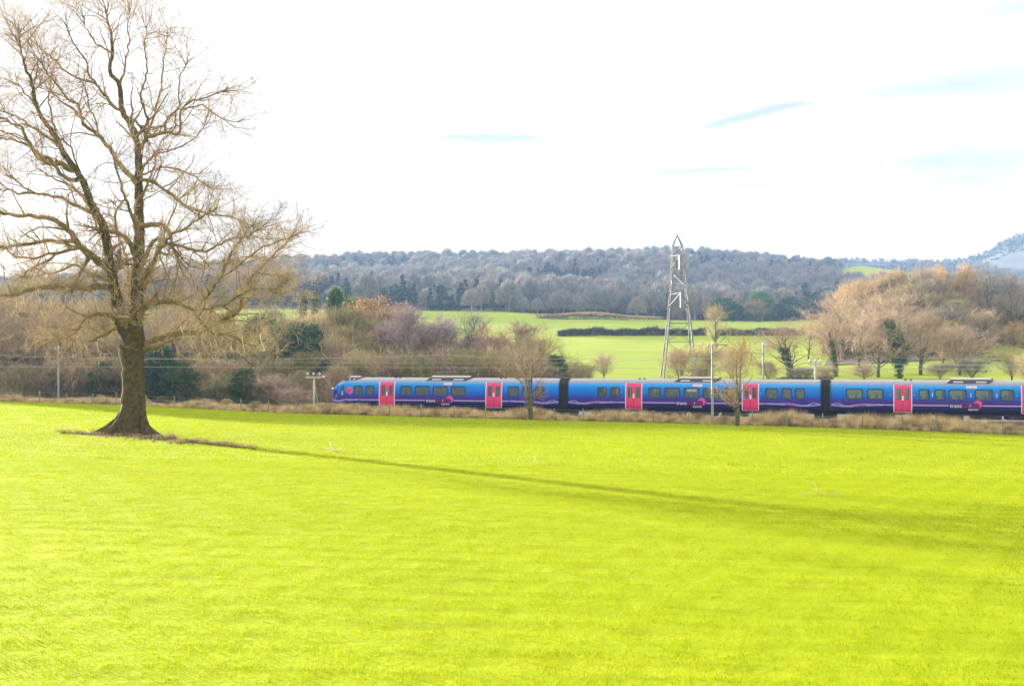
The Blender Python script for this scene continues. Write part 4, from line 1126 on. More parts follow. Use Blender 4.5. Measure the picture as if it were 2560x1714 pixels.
# bare soil under and beside the oak
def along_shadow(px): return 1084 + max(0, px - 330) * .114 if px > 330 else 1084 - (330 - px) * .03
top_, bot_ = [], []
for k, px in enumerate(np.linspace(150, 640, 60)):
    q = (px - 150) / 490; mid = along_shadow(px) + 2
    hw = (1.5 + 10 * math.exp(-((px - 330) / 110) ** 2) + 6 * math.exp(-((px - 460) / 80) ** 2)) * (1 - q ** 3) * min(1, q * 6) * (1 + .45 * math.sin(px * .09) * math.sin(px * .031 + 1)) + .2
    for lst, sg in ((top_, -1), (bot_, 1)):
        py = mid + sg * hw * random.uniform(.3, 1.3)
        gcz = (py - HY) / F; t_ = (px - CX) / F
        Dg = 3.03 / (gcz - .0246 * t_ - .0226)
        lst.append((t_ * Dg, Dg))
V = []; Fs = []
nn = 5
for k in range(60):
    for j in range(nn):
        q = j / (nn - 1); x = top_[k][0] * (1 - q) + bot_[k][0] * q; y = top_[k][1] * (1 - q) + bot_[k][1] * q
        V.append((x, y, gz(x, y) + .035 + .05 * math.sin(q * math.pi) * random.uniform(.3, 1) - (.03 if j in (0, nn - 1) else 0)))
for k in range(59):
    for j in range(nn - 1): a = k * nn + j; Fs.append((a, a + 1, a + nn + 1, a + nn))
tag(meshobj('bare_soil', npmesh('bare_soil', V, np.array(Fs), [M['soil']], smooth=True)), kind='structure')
# litter of dead stalks on the soil
lt = [proto('litter_tuft', *blades(26, .5, .22, .016, 2.2, seg=2), [M['straw']])]
n_ = 120; kk = rng.integers(0, 59, n_); q = rng.random(n_) * .9
X = np.array([top_[k][0] for k in kk]) * (1 - q) + np.array([bot_[k][0] for k in kk]) * q; Y = np.array([top_[k][1] for k in kk]) * (1 - q) + np.array([bot_[k][1] for k in kk]) * q
s_ = rng.uniform(.6, 1.3, n_)
scatter('dead_stalks', lt, np.stack([X, Y, ground_z(X, Y) + .07], -1), np.stack([0 * X, 0 * X, rng.uniform(0, 6, n_)], -1), np.stack([s_, s_, s_ * .8], -1), np.zeros(n_, int), 'pale dead stalks littering the bare soil at the oak', 'litter')


def ground_pt(px, py):
    t_ = (px - CX) / F; D_ = 3.03 / ((py - HY) / F - .0246 * t_ - .0226)
    return t_ * D_, D_, gz(t_ * D_, D_)


for (px, py, Ln, lab, r0) in ((836, 1128, .55, 'short pale broken stick poking up from the field right of the oak', .035), (2060, 1238, .7, 'thin reddish forked twig lying on the field at right', .010), (1345, 1160, .4, 'small dark twig lying mid-field beyond the shadow', .008)):
    x, y, z = ground_pt(px, py); o = empty('fallen_branch', (x, y, z), 0, lab, 'stick')
    P_ = np.array([[(0, 0, .04), (-.3 * Ln, .05, .13), (-.7 * Ln, .1, .09), (-Ln * 1.1, .12, .06)], [(-.3 * Ln, .05, .13), (-.28 * Ln, .1, .22), (-.36 * Ln, .14, .34), (-.42 * Ln, .2, .40 if r0 > .02 else .2)], [(0, 0, .04), (.3 * Ln, -.05, .07), (.5 * Ln, 0, .10), (.8 * Ln, -.1, .05)]])
    V, Fc = tubes(P_, np.repeat(np.linspace(r0, r0 * .4, 4)[None], 3, 0), 5)
    meshobj('stick', npmesh('stick', V, Fc, [M['shoot'] if r0 > .02 else M['twig']]), o)


# ------------------------------------------------------------------ small trees in front of the train
def front_tree(seed, px, D, ytop, wpx, col, lab, stems=2, tr=.16):
    trk, cr, _ = bare_tree(seed, 10, 8.5, trunk_r=tr * 10 / 4.5, stems=stems, clear=.12, up=.35, dens=.55, twig_r=.016, spread=(48, 82), detail=3)
    x = at(px, D); zg = gz(x, D); H = zpx(ytop, D) - zg
    root = empty('sapling', (x, D, zg), seed, lab, 'tree', 'young trees in front of the train')
    root.scale = (wpx / F * D / 8.5, wpx / F * D / 8.5, H / 10)
    meshobj('trunk', mk('sapling_trunk', *trk, M['treebark']), root); c = meshobj('crown', mk('sapling_crown', *cr, M['treecol']), root); c.color = (*[v_ * 1.25 for v_ in col], 1)


front_tree(91, 1327, 105, 892, 135, (0.24, .17, .11), 'young bare tree in front of the end of the first carriage')
front_tree(92, 1843, 98, 880, 140, (0.33, .24, .10), 'young golden brown tree in front of the second carriage rear door', stems=2)


# ------------------------------------------------------------------ fence along the field edge
fence = empty('wire_fence', (0, float(edge_Y(0)) + .1, gz(0, float(edge_Y(0)))), 0, 'wooden post and wire fence between the green field and the railway', 'fence')
fb = np.array(fence.location)
ppx = [-180, -110, -40, 30, 100, 165, 232, 290, 365, 436, 511, 602, 671, 740, 815, 895, 975, 1053, 1134, 1215, 1305, 1387, 1459, 1546, 1634, 1722, 1802, 1881, 1966, 2058, 2157, 2257, 2340, 2424, 2508, 2600, 2700]
tops = []
for k, px in enumerate(ppx):
    t_ = (px - CX) / F; Y = (119 - 8.2 - .266 * 18.25) / (1 + .266 * t_); X = t_ * Y; z = gz(X, Y)
    h = random.uniform(1.0, 1.2); r_ = random.uniform(.045, .07); ln = random.uniform(-.06, .06)
    b = MB(); b.bar((X - fb[0], Y - fb[1], z - .3 - fb[2]), (X - fb[0] + ln, Y - fb[1], z + h - fb[2]), r_, 7, r_ * .9)
    b.build('post', M['post'], fence); tops.append((X, Y, z))
b = MB()
for a_, c_ in zip(tops[:-1], tops[1:]):
    for hh in (.35, .65, .95):
        b.bar((a_[0] - fb[0], a_[1] - fb[1] - .06, a_[2] + hh - fb[2]), (c_[0] - fb[0], c_[1] - fb[1] - .06, c_[2] + hh - fb[2]), .006, 3)
b.build('wire', M['wire'], fence)


# ------------------------------------------------------------------ overhead line masts and wires
def mast(px, D, ytop, label, side, arm=None, r_=.10):
    x = at(px, D); zg = gz(x, D); zt = zpx(ytop, D)
    o = empty('overhead_line_mast', (x, D, zg), 0, label, 'mast', 'masts carrying the overhead line')
    b = MB(); h = zt - zg
    b.lathe((0, 0, -.2), [(r_ * 1.15, 0), (r_, h * .5), (r_ * .75, h)], 10); b.build('pole', M['galv'], o, smooth=False)
    b = MB()
    for q in (.35, .55, .72, .86): b.lathe((0, 0, h * q), [(r_ * 1.3, 0), (r_ * 1.3, .06)], 10)
    b.build('band', M['lattice'], o)
    b = MB(); b.bar((0, 0, h - .25), (-.45 * side, .1, h - .32), .05, 6); b.lathe((-.30 * side, .05, h - .22), [(.07, 0), (.13, .05), (.07, .1), (.12, .15), (.05, .22)], 10); b.lathe((0, 0, h - .18), [(.09, 0), (.12, .08), (.05, .30)], 10)
    b.build('insulator', M['porcelain'], o)
    if arm:
        b = MB(); n3 = Vector((arm[0], arm[1], 0))
        b.bar((0, 0, arm[2]), tuple(n3 + Vector((0, 0, arm[2] + .05))), .035, 6); b.bar((0, 0, arm[3]), tuple(n3 * .95 + Vector((0, 0, arm[2]))), .03, 6)
        b.bar(tuple(n3 * .9 + Vector((0, 0, arm[2]))), tuple(n3 * .9 + Vector((0, 0, arm[2] - .5))), .025, 5)
        b.build('cantilever', M['lattice'], o)
    return o


mast(146, 124.5, 866, 'tall grey mast at the far left with white insulator cap', 1, (1.4, 1.7, 6.6, 6.0))
mast(1781, 102.5, 858, 'grey mast standing in front of the second carriage', 1, (1.6, 1.9, 6.7, 5.9))
mast(1908, 116, 858, 'grey mast rising behind the rear end of the second carriage', -1, (-1.5, -1.2, 6.7, 5.2))
mast(189, 140, 886, 'small distant grey mast right of the leftmost one', 1, None, .08)
mast(1739, 150, 896, 'short grey mast behind the train beside the right pylon leg', 1, None, .09)
mast(247, 138, 908, 'faint mast left of the oak trunk with slanting arm', 1, (2.6, 1.2, 5.0, 4.3), .05)


def wire(name, label, pts, rad, sag=0.0, m='wire'):
    b = MB()
    for (p, q) in zip(pts[:-1], pts[1:]):
        prev = None; n_ = 14
        for k in range(n_ + 1):
            t_ = k / n_; v = Vector(p).lerp(Vector(q), t_) - Vector((0, 0, sag * 4 * t_ * (1 - t_)))
            if prev is not None: b.bar(prev, v, rad, 4)
            prev = v
    o = b.build(name, M[m]); return tag(o, label, 'wire')


for off, nm in ((-.2, 'near track'), (3.6, 'far track')):
    sp = [-150, -95, -42, 11, 46, 92, 140]
    cat = [along(s, off, 6.0) for s in sp]
    wire('catenary_wire', 'upper sagging overhead wire above the ' + nm, cat, .014, .45)
    con = [along(s, off, 4.75) for s in sp]
    wire('contact_wire', 'straight lower overhead wire above the ' + nm, con, .012, .02)
    for s0, s1 in zip(sp[:-1], sp[1:]):
        pass


def telegraph(px, D, ybar, wbar, label, stay=False):
    x = at(px, D); zg = gz(x, D); zt = zpx(ybar, D); h = zt - zg
    o = empty('telegraph_pole', (x, D, zg), ang, label, 'telegraph pole', 'telegraph poles by the railway')
    b = MB(); b.lathe((0, 0, -.2), [(.15, 0), (.12, h * .5), (.11, h + .25)], 10); b.build('pole', M['creampost'], o, smooth=True)
    b = MB(); b.box(-wbar / 2, wbar / 2, -.16, -.06, h - .08, h + .10); b.build('crossbar', M['creampost'], o)
    for q in (-.38, 0, .38):
        b = MB(); b.lathe((q * wbar, -.11, h + .10), [(.03, 0), (.03, .12), (.12, .14), (.13, .24), (.10, .32), (.06, .40)], 10); b.build('insulator', M['porcelain'], o, smooth=True)
    if stay:
        b = MB(); b.lathe((wbar * .62, -.11, h - .10), [(.06, 0), (.17, .05), (.19, .16), (.14, .26), (.05, .3)], 12); b.build('end_insulator', M['porcelain'], o, smooth=True)
        b = MB(); b.bar((.05, -.1, h - .3), (1.0, -.6, .1), .03, 5); b.build('stay_wire', M['creampost'], o)
    return o


telegraph(785, 124, 943, 1.75, 'cream telegraph pole with three white insulators left of the train nose', True)
telegraph(2038, 122, 910, 1.35, 'pale telegraph pole behind the join of second and third carriages')
wire('telegraph_wire', 'pale telephone wire running right from the pole behind the train', [(at(1955, 124), 124, zpx(902, 124)), (at(2038, 122), 122, zpx(905, 122)), (at(2620, 106), 106, zpx(913, 106))], .03, .1, 'porcelain')
wire('telegraph_wire', 'faint telephone wire running left across the wood', [(at(-60, 135), 135, zpx(906, 135)), (at(300, 132), 132, zpx(890, 132)), (at(1000, 122), 122, zpx(907, 122)), (at(1780, 112), 112, zpx(896, 112))], .016, .2)

# ------------------------------------------------------------------ pylon
PD = 190.0
pyl = empty('pylon', (at(1696, PD), PD, gz(at(1696, PD), PD)), 0, 'tall grey lattice pylon on the field behind the second carriage', 'pylon')
pb = np.array(pyl.location)
def pq(px, py, dd=0.0): return Vector(((px - CX) / F * (PD + dd) - pb[0], PD + dd - pb[1], CZ - (py - HY) / F * (PD + dd) - pb[2]))
lev = [(953, 1655, 1737), (905, 1660, 1733), (855, 1665.5, 1728.5), (808, 1670.5, 1724), (762, 1674, 1719.5), (713, 1677.5, 1714.5), (666, 1680, 1710.5), (640, 1680.5, 1708), (617, 1681, 1706.5)]
ring = []
for py, xl, xr in lev:
    hw = (xr - xl) / 2 / F * PD * .8; cxp = (xl + xr) / 2; zc = pq(cxp, py)
    hwx = (xr - xl) / 2 / F * PD
    ring.append([Vector((zc.x + sx * hwx, sy * hw, zc.z)) for sx, sy in ((-1, -1), (1, -1), (1, 1), (-1, 1))])
apex = pq(1693, 588)
zb = -.3
foot = [Vector((p.x * 1.0, p.y, zb)) for p in ring[0]]
for k in range(4):
    b = MB(); pts = [foot[k]] + [r_[k] for r_ in ring] + [apex]
    for j, (p, q) in enumerate(zip(pts[:-1], pts[1:])): b.bar(p, q, (.15 if j < 4 else .12) if j < 6 else .08, 4)
    b.build('leg', M['lattice'], pyl)
b = MB(); b2 = MB()
for i, (lo, hi) in enumerate(zip(ring[:-1], ring[1:])):
    for k in range(4):
        a_, b_ = lo[k], lo[(k + 1) % 4]; c_, d_ = hi[k], hi[(k + 1) % 4]
        rr = .05
        if i % 2 == 0: b.bar(a_, d_, rr, 4); b.bar(b_, c_, rr * .8, 4)
        else: b.bar(b_, c_, rr, 4); b.bar(a_, d_, rr * .8, 4)
        b2.bar(c_, d_, .055, 4)
b.build('diagonal_bracing', M['lattice'], pyl); b2.build('horizontal_bracing', M['lattice'], pyl)
def crossarm(py, tip, base_i, up_py):
    b = MB(); r0 = ring[base_i]; front = [r0[0], r0[1]] if tip[1] < 0 else [r0[3], r0[2]]
    tv = pq(tip[0], py, tip[1])
    for q in front: b.bar(q, tv, .075, 4); b.bar(Vector((q.x * .97, q.y, q.z + 1.6)), tv, .05, 4)
    b.bar(front[0].lerp(tv, .5), front[1].lerp(tv, .5), .04, 4)
    b.build('crossarm', M['lattice'], pyl); return tv
def ins_string(top, n_, dz):
    b = MB(); prof_ = []
    for k in range(n_):
        z = -k * dz; prof_ += [(.05, z), (.19, z - dz * .12), (.19, z - dz * .36), (.05, z - dz * .42)]
    b.lathe(tuple(top), prof_, 10); b.bar(top + Vector((0, 0, 0)), top - Vector((0, 0, n_ * dz)), .10, 6, mi=1); b.bar(top + Vector((0, 0, .3)), top, .03, 4)
    b.build('insulator_string', [M['porcelain'], M['brownins']], pyl, smooth=False)
for (py, tip, bi, n_, yb) in ((641, (1700, -4.6), 6, 11, 673), (686, (1681, 4.6), 5, 12, 722), (734, (1703, -5.2), 4, 12, 769)):
    tv = crossarm(py - 3, tip, bi, py - 20)
    ins_string(pq(tip[0], py, tip[1]), n_, (yb - py) / F * PD / n_)
b = MB(); b.poly([pq(1676, 642, -1.9), pq(1688, 665, -1.9), pq(1675, 667, -1.9), pq(1676, 642, -2.05), pq(1688, 665, -2.05), pq(1675, 667, -2.05)], [(0, 1, 2), (5, 4, 3), (0, 3, 4, 1), (1, 4, 5, 2), (2, 5, 3, 0)])
b.build('gusset_plate', M['porcelain'], pyl)
b = MB(); b.bar(apex + Vector((-.9, 0, .05)), apex + Vector((.9, 0, -.05)), .05, 4); b.build('peak_bracket', M['lattice'], pyl)
wp = lambda px, py, D: (at(px, D), D, zpx(py, D))
wire('earth_wire', 'thin wire slanting down to the right from the pylon top', [wp(1693, 588, PD), wp(1900, 604, 262), wp(2182, 625, 290), wp(2407, 642, 320), wp(2700, 668, 370)], .035)
wire('earth_wire', 'thin wire running left from the pylon top', [wp(1693, 588, PD), wp(1620, 587, 240), wp(1350, 588, 225), wp(900, 600, 200)], .022)

# ------------------------------------------------------------------ the train
def shaded_livery():
    m = bpy.data.materials.new('train_shaded_livery'); m.use_nodes = True
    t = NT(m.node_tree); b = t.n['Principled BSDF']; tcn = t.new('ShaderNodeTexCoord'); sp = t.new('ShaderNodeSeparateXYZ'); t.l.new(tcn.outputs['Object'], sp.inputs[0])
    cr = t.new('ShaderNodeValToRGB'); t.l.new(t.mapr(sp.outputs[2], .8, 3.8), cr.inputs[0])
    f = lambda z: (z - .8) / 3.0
    stops = [(0.80, (.012, .012, .05)), (1.20, (.014, .012, .075)), (1.55, (.030, .018, .15)), (1.58, (.055, .022, .22)), (2.00, (.055, .030, .30)), (2.06, (.0, .065, .45)), (2.5, (.0, .14, .58)), (3.0, (.0, .23, .66)), (3.32, (.05, .30, .70)), (3.385, (.12, .24, .50)), (3.39, (.24, .24, .26)), (3.8, (.30, .29, .30))]  # livery bands; blue paling upward also has shading and sky reflection painted in
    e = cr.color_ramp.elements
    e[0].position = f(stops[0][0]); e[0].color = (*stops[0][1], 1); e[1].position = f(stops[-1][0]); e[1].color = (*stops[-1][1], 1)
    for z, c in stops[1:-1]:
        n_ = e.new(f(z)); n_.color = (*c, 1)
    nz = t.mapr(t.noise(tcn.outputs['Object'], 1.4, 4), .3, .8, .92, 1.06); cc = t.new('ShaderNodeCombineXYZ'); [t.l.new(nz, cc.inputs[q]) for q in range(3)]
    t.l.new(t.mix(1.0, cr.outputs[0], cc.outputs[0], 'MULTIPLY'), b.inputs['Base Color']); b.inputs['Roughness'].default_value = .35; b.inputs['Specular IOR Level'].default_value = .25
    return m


M['shaded_livery'] = shaded_livery()
M['red'] = mat('door_red', (0.74, 0.045, 0.17), .4, noise=((0.68, 0.035, 0.14), 1.5, .4, .7), spec=.45)
M['whiteline'] = mat('white_trim', (0.75, 0.68, 0.78), .4)
M['lilac'] = mat('lilac_stripe', (0.55, 0.42, 0.72), .4)
M['paleblue'] = mat('pale_blue_ribbon', (0.30, 0.45, 0.85), .4)
M['magenta'] = mat('magenta_ribbon', (0.45, 0.06, 0.40), .4)
M['pink'] = mat('pink_logo', (0.72, 0.07, 0.30), .4)
M['purple'] = mat('purple_pill', (0.13, 0.008, 0.12), .4)
M['purple2'] = mat('purple_letters', (0.22, 0.02, 0.19), .4)
M['white'] = mat('white_letters', (0.82, 0.82, 0.84), .4)
M['black'] = mat('black_rubber', (0.012, 0.013, 0.016), .65)
M['under'] = mat('underframe_dirt', (0.030, 0.027, 0.026), .85, noise=((0.07, 0.06, 0.05), 2, .5, .65))
M['frame'] = mat('window_frame', (0.010, 0.04, 0.12), .4)
M['roofgrille'] = mat('roof_grille', (0.055, 0.045, 0.05), .7)
M['roofpale'] = mat('roof_pale', (0.45, 0.42, 0.40), .6)
M['seat'] = mat('seat_fabric', (0.05, 0.07, 0.13), .9)
M['cream'] = mat('interior_panel', (0.32, 0.34, 0.32), .7)
M['plate'] = mat('orange_plate', (0.70, 0.42, 0.25), .6)
gm = bpy.data.materials.new('tinted_glass'); gm.use_nodes = True
t = NT(gm.node_tree); t.n.remove(t.n['Principled BSDF'])
g1_ = t.new('ShaderNodeBsdfTransparent'); g1_.inputs[0].default_value = (.50, .58, .56, 1)
g2_ = t.new('ShaderNodeBsdfGlossy'); g2_.inputs[0].default_value = (.75, .85, .88, 1); g2_.inputs['Roughness'].default_value = .04
g3_ = t.new('ShaderNodeBsdfDiffuse'); g3_.inputs[0].default_value = (.045, .075, .080, 1)
fr_ = t.new('ShaderNodeFresnel'); fr_.inputs[0].default_value = 1.6
ms1 = t.new('ShaderNodeMixShader'); ms1.inputs[0].default_value = .30; t.l.new(g1_.outputs[0], ms1.inputs[1]); t.l.new(g3_.outputs[0], ms1.inputs[2])
ms2 = t.new('ShaderNodeMixShader'); t.l.new(t.math('MULTIPLY', fr_.outputs[0], 1.6), ms2.inputs[0]); t.l.new(ms1.outputs[0], ms2.inputs[1]); t.l.new(g2_.outputs[0], ms2.inputs[2])
t.l.new(ms2.outputs[0], t.n['Material Output'].inputs[0]); M['glass'] = gm

PROF = [(1.20, .90), (1.29, 1.02), (1.335, 1.2), (1.36, 1.45), (1.362, 1.75), (1.36, 2.06), (1.335, 2.35), (1.30, 2.68), (1.262, 2.97), (1.21, 3.18), (1.13, 3.36), (1.0, 3.50), (.80, 3.62), (.5, 3.72), (.22, 3.765), (0, 3.78)]
PZ = np.array([p[1] for p in PROF]); PYv = np.array([p[0] for p in PROF])
def side_w(z): return float(np.interp(z, PZ, PYv))
def nose_x(z): return 2.0 * max(0, (z - 2.25) / 1.53) ** 2.1
NL = 2.35
def taper(x, z):
    u = (x - nose_x(z)) / (NL - nose_x(z))
    return 1.0 if u >= 1 else math.sqrt(max(0, 1 - (1 - max(u, 0)) ** 3))

train = empty('train', tuple(along(0)), ang, 'blue and purple passenger train with red doors passing behind the field', 'train')

def carriage(s0, s1, wins, doors, nose=False, flip=False, roofunit=None, extra_roof=(), logo=None, ones=(), syms=(), vents=(), blinds=()):
    """all lengths are metres along the train; flip builds a carriage whose nose is at its right-hand end"""
    Lc = s1 - s0
    FX = (lambda x: s1 - x) if flip else (lambda x: s0 + x)
    def loc(a, b):
        a, b = (a - s0, b - s0) if not flip else (s1 - b, s1 - a); return a, b
    W_ = [loc(*p) for p in wins]; D_ = [loc(*p) for p in doors]
    start = NL if nose else 0.0
    X0 = sorted(set([start, Lc] + [q for p in W_ + D_ for q in p] + list(np.arange(start + 1, Lc, 1.6))))
    if not nose: X0 = sorted(set(X0 + [.25, .9, Lc - .25, Lc - .9]))
    else: X0 = sorted(set(X0 + [Lc - .25, Lc - .9]))
    b = MB()
    def endscale(x):
        k = 1.0
        if not nose or x > Lc / 2:
            dd = min(x if not nose else 99, Lc - x)
            if dd < .9: k = 1 - .05 * (1 - dd / .9) ** 2
        return k
    def pt(x, j, sg): return (FX(x), sg * PROF[j][0] * endscale(x), PROF[j][1])
    for sg in (-1, 1):
        for xa, xb in zip(X0[:-1], X0[1:]):
            xm = (xa + xb) / 2
            inw = any(p[0] < xm < p[1] for p in W_); ind = any(p[0] < xm < p[1] for p in D_)
            for j in range(len(PROF) - 1):
                zm = (PROF[j][1] + PROF[j + 1][1]) / 2
                if inw and 2.06 < zm < 2.97: continue
                if ind and 1.02 < zm < 3.36: continue
                b.poly([pt(xa, j, sg), pt(xb, j, sg), pt(xb, j + 1, sg), pt(xa, j + 1, sg)], [(0, 1, 2, 3)])
        if nose:
            us = [0, .002, .01, .03, .07, .13, .22, .35, .5, .7, 1]
            for ua, ub in zip(us[:-1], us[1:]):
                for j in range(len(PROF) - 1):
                    q = []
                    for u, jj in ((ua, j), (ub, j), (ub, j + 1), (ua, j + 1)):
                        z = PROF[jj][1]; x = nose_x(z) + (NL - nose_x(z)) * u
                        q.append((FX(x), sg * PROF[jj][0] * taper(x, z), z))
                    b.poly(q, [(0, 1, 2, 3)])
    for xe in ([Lc] if nose else [0, Lc]):
        ring_ = [(FX(xe), -p[0] * endscale(xe), p[1]) for p in PROF] + [(FX(xe), p[0] * endscale(xe), p[1]) for p in PROF[::-1][1:]]
        b.poly(ring_, [tuple(range(len(ring_)))], 1)
    car = b.build('carriage', [M['shaded_livery'], M['black']], train)
    # weld so that the shading is smooth along the curve
    import bmesh
    bm = bmesh.new(); bm.from_mesh(car.data); bmesh.ops.remove_doubles(bm, verts=bm.verts, dist=.0005); bmesh.ops.recalc_face_normals(bm, faces=bm.faces)
    bm.to_mesh(car.data); bm.free()
    car.data.polygons.foreach_set('use_smooth', [True] * len(car.data.polygons))
    def sidept(s, z, off=.006, sg=-1):
        x = (s - s0) if not flip else (s1 - s)
        k = taper(x, z) if nose else 1.0
        return (s, sg * (side_w(z) * k * endscale(x) + off), z)
    def strip(mb, path, wd, mi=0, off=.008):
        """a painted ribbon following the bodyside: path of (s, z)"""
        P_ = [Vector((s, 0, z)) for s, z in path]; pts = []
        for k, p in enumerate(P_):
            d = (P_[min(k + 1, len(P_) - 1)] - P_[max(k - 1, 0)]).normalized(); nrm = Vector((-d.z, 0, d.x)); ww = wd[k] if hasattr(wd, '__len__') else wd
            for q in (-1, 1): v = p + nrm * ww / 2 * q; pts.append(sidept(v.x, v.z, off))
        mb.poly(pts, [(2 * k, 2 * k + 2, 2 * k + 3, 2 * k + 1) for k in range(len(P_) - 1)], mi)
    # windows
    for sg in (-1, 1):
        for wa, wb in wins:
            mb = MB(); z0, z1 = 2.06, 2.97
            for (r0, r1, mi) in ((.0, .10, 0),):
                K_ = 6; outer = []; inner = []
                def rr2(x0, x1, za, zb, rad):
                    out = []
                    for cx_, cz_, a0_ in ((x1 - rad, zb - rad, 0), (x0 + rad, zb - rad, 90), (x0 + rad, za + rad, 180), (x1 - rad, za + rad, 270)):
                        for i in range(K_): a_ = R(a0_ + 90 * i / (K_ - 1)); out.append((cx_ + rad * math.cos(a_), cz_ + rad * math.sin(a_)))
                    return out
                o1 = rr2(wa - .045, wb + .045, z0 - .045, z1 + .045, .16); i1 = rr2(wa + .05, wb - .05, z0 + .05, z1 - .05, .12)
                n_ = len(o1); pts = [sidept(x, z, .012, sg) for x, z in o1] + [sidept(x, z, .006, sg) for x, z in i1]
                mb.poly(pts, [(k, (k + 1) % n_, n_ + (k + 1) % n_, n_ + k) for k in range(n_)], 0)
            zz = np.linspace(z0, z1, 5)
            for za, zb_ in zip(zz[:-1], zz[1:]):
                mb.poly([sidept(wa + .01, za, -.02, sg), sidept(wb - .01, za, -.02, sg), sidept(wb - .01, zb_, -.02, sg), sidept(wa + .01, zb_, -.02, sg)], [(0, 1, 2, 3)], 1)
            if sg < 0 and any(abs((wa + wb) / 2 - q) < .5 for q in blinds):
                mb.poly([sidept(wa + .25, z1 - .33, .002, sg), sidept(wb - .2, z1 - .33, .002, sg), sidept(wb - .2, z1 - .10, .002, sg), sidept(wa + .25, z1 - .10, .002, sg)], [(0, 1, 2, 3)], 2)
            mb.build('window', [M['frame'], M['glass'], M['cream']], car)
    # doors: two red leaves with tall panes inside a white surround
    for da, db in doors:
        for sg in (-1, 1):
            mid = (da + db) / 2
            for (xa, xb) in ((da + .06, mid - .012), (mid + .012, db - .06)):
                mb = MB(); gx0, gx1 = xa + (xb - xa) * .22, xb - (xb - xa) * .20
                xsq = [xa, gx0, gx1, xb]; zsq = [1.0, 1.2, 1.45, 1.75, 2.05, 2.4, 2.7, 3.05, 3.2, 3.36]
                for i in range(3):
                    for j in range(len(zsq) - 1):
                        hole = i == 1 and 2.0 < (zsq[j] + zsq[j + 1]) / 2 < 3.05
                        o_ = .018
                        mb.poly([sidept(xsq[i], zsq[j], o_, sg), sidept(xsq[i + 1], zsq[j], o_, sg), sidept(xsq[i + 1], zsq[j + 1], o_, sg), sidept(xsq[i], zsq[j + 1], o_, sg)], [(0, 1, 2, 3)], 1 if hole else 0)
                mb.build('door', [M['red'], M['glass']], car)
            mb = MB()
            for xx in (da + .02, db - .02):
                if sg < 0: strip(mb, [(xx, z) for z in (.98, 1.1, 1.3, 1.6, 2.0, 2.5, 3.0, 3.25, 3.38)], .075, 0, .03)
            if sg < 0:
                strip(mb, [(da, .97), (db, .97)], .05, 0, .03); strip(mb, [(mid, 2.0), (mid, 2.4)], .14, 0, .03)
                mb.build('door_surround', M['whiteline'], car)
                m3 = MB(); strip(m3, [(mid, 1.0), (mid, 1.6), (mid, 1.98)], .03, 0, .022); strip(m3, [(mid, 2.42), (mid, 3.3)], .03, 0, .022); m3.build('door_gap', M['black'], car)
    # paint: lilac line broken by doors and lettering
    mb = MB(); gaps = [(a_ - .02, c_ + .02) for a_, c_ in doors]
    if logo: gaps.append((logo[0] - .1, logo[1] + .05))
    lo_, hi_ = (s0 + (5.0 if nose and not flip else 4.8)), s1 - (5.0 if not (nose and flip) else 4.8)
    if nose and not flip: lo_ = s0 + 3.4
    if nose and flip: hi_ = s1 - 3.4
    cur = lo_
    for a_, c_ in sorted(gaps):
        if a_ > cur: strip(mb, [(cur, 1.60), ((cur + a_) / 2, 1.60), (a_, 1.60)], .085)
        cur = max(cur, c_)
    if cur < hi_: strip(mb, [(cur, 1.60), (hi_, 1.60)], .085)
    mb.build('lilac_line', M['lilac'], car)
    # printed ribbons at the carriage ends
    for (end, dr) in ((s0, 1), (s1, -1)):
        Lr = abs((lo_ if dr == 1 else hi_) - end)
        for (mi, ph, amp, z0_, wd) in (('paleblue', 0.2, .27, 1.58, .05), ('magenta', 1.6, .20, 1.55, .07), ('lilac', 2.6, .16, 1.60, .055), ('paleblue', 3.6, .14, 1.50, .035)):
            pth = []; wds = []
            for k in range(33):
                q = k / 32; s = end + dr * (.06 + q * (Lr - .06)); en = (1 - q) ** .8 * (q * 6 if q < .17 else 1)
                pth.append((s, z0_ * (1 - q) + 1.60 * q + amp * en * math.sin(ph + q * 9.5 + 1.2 * math.sin(q * 5 + ph)))); wds.append(wd * (.5 + .6 * abs(math.sin(ph + q * 6))) if q < .95 else .05)
            m2 = MB(); strip(m2, pth, wds, 0, .009 + .003 * ph); m2.build('ribbon_stripe', M[mi], car)
    # interior: floor, ceiling and seat rows
    mb = MB(); ia = s0 + (2.8 if nose and not flip else .2); ib = s1 - (2.8 if nose and flip else .2)
    mb.box(ia, ib, -1.2, 1.2, 1.22, 1.27); mb.box(ia, ib, -1.05, 1.05, 3.25, 3.30); mb.box(ia, ia + .05, -1.2, 1.2, 1.27, 3.25); mb.box(ib - .05, ib, -1.2, 1.2, 1.27, 3.25)
    mb.build('interior_lining', M['cream'], car)
    mb = MB()
    for wa, wb in wins:
        n_ = 1 if wb - wa < 1.0 else 2
        for k in range(n_):
            xx = wa + (wb - wa) * (k + .12) / n_
            for sg in (-1, 1):
                y0_ = sorted((sg * .35, sg * 1.22)); mb.box(xx, xx + .14, y0_[0], y0_[1], 1.27, 2.42 + .05 * (k % 2)); mb.box(xx + .14, xx + .55, y0_[0], y0_[1], 1.6, 1.75)
    if wins: mb.build('seats', M['seat'], car)
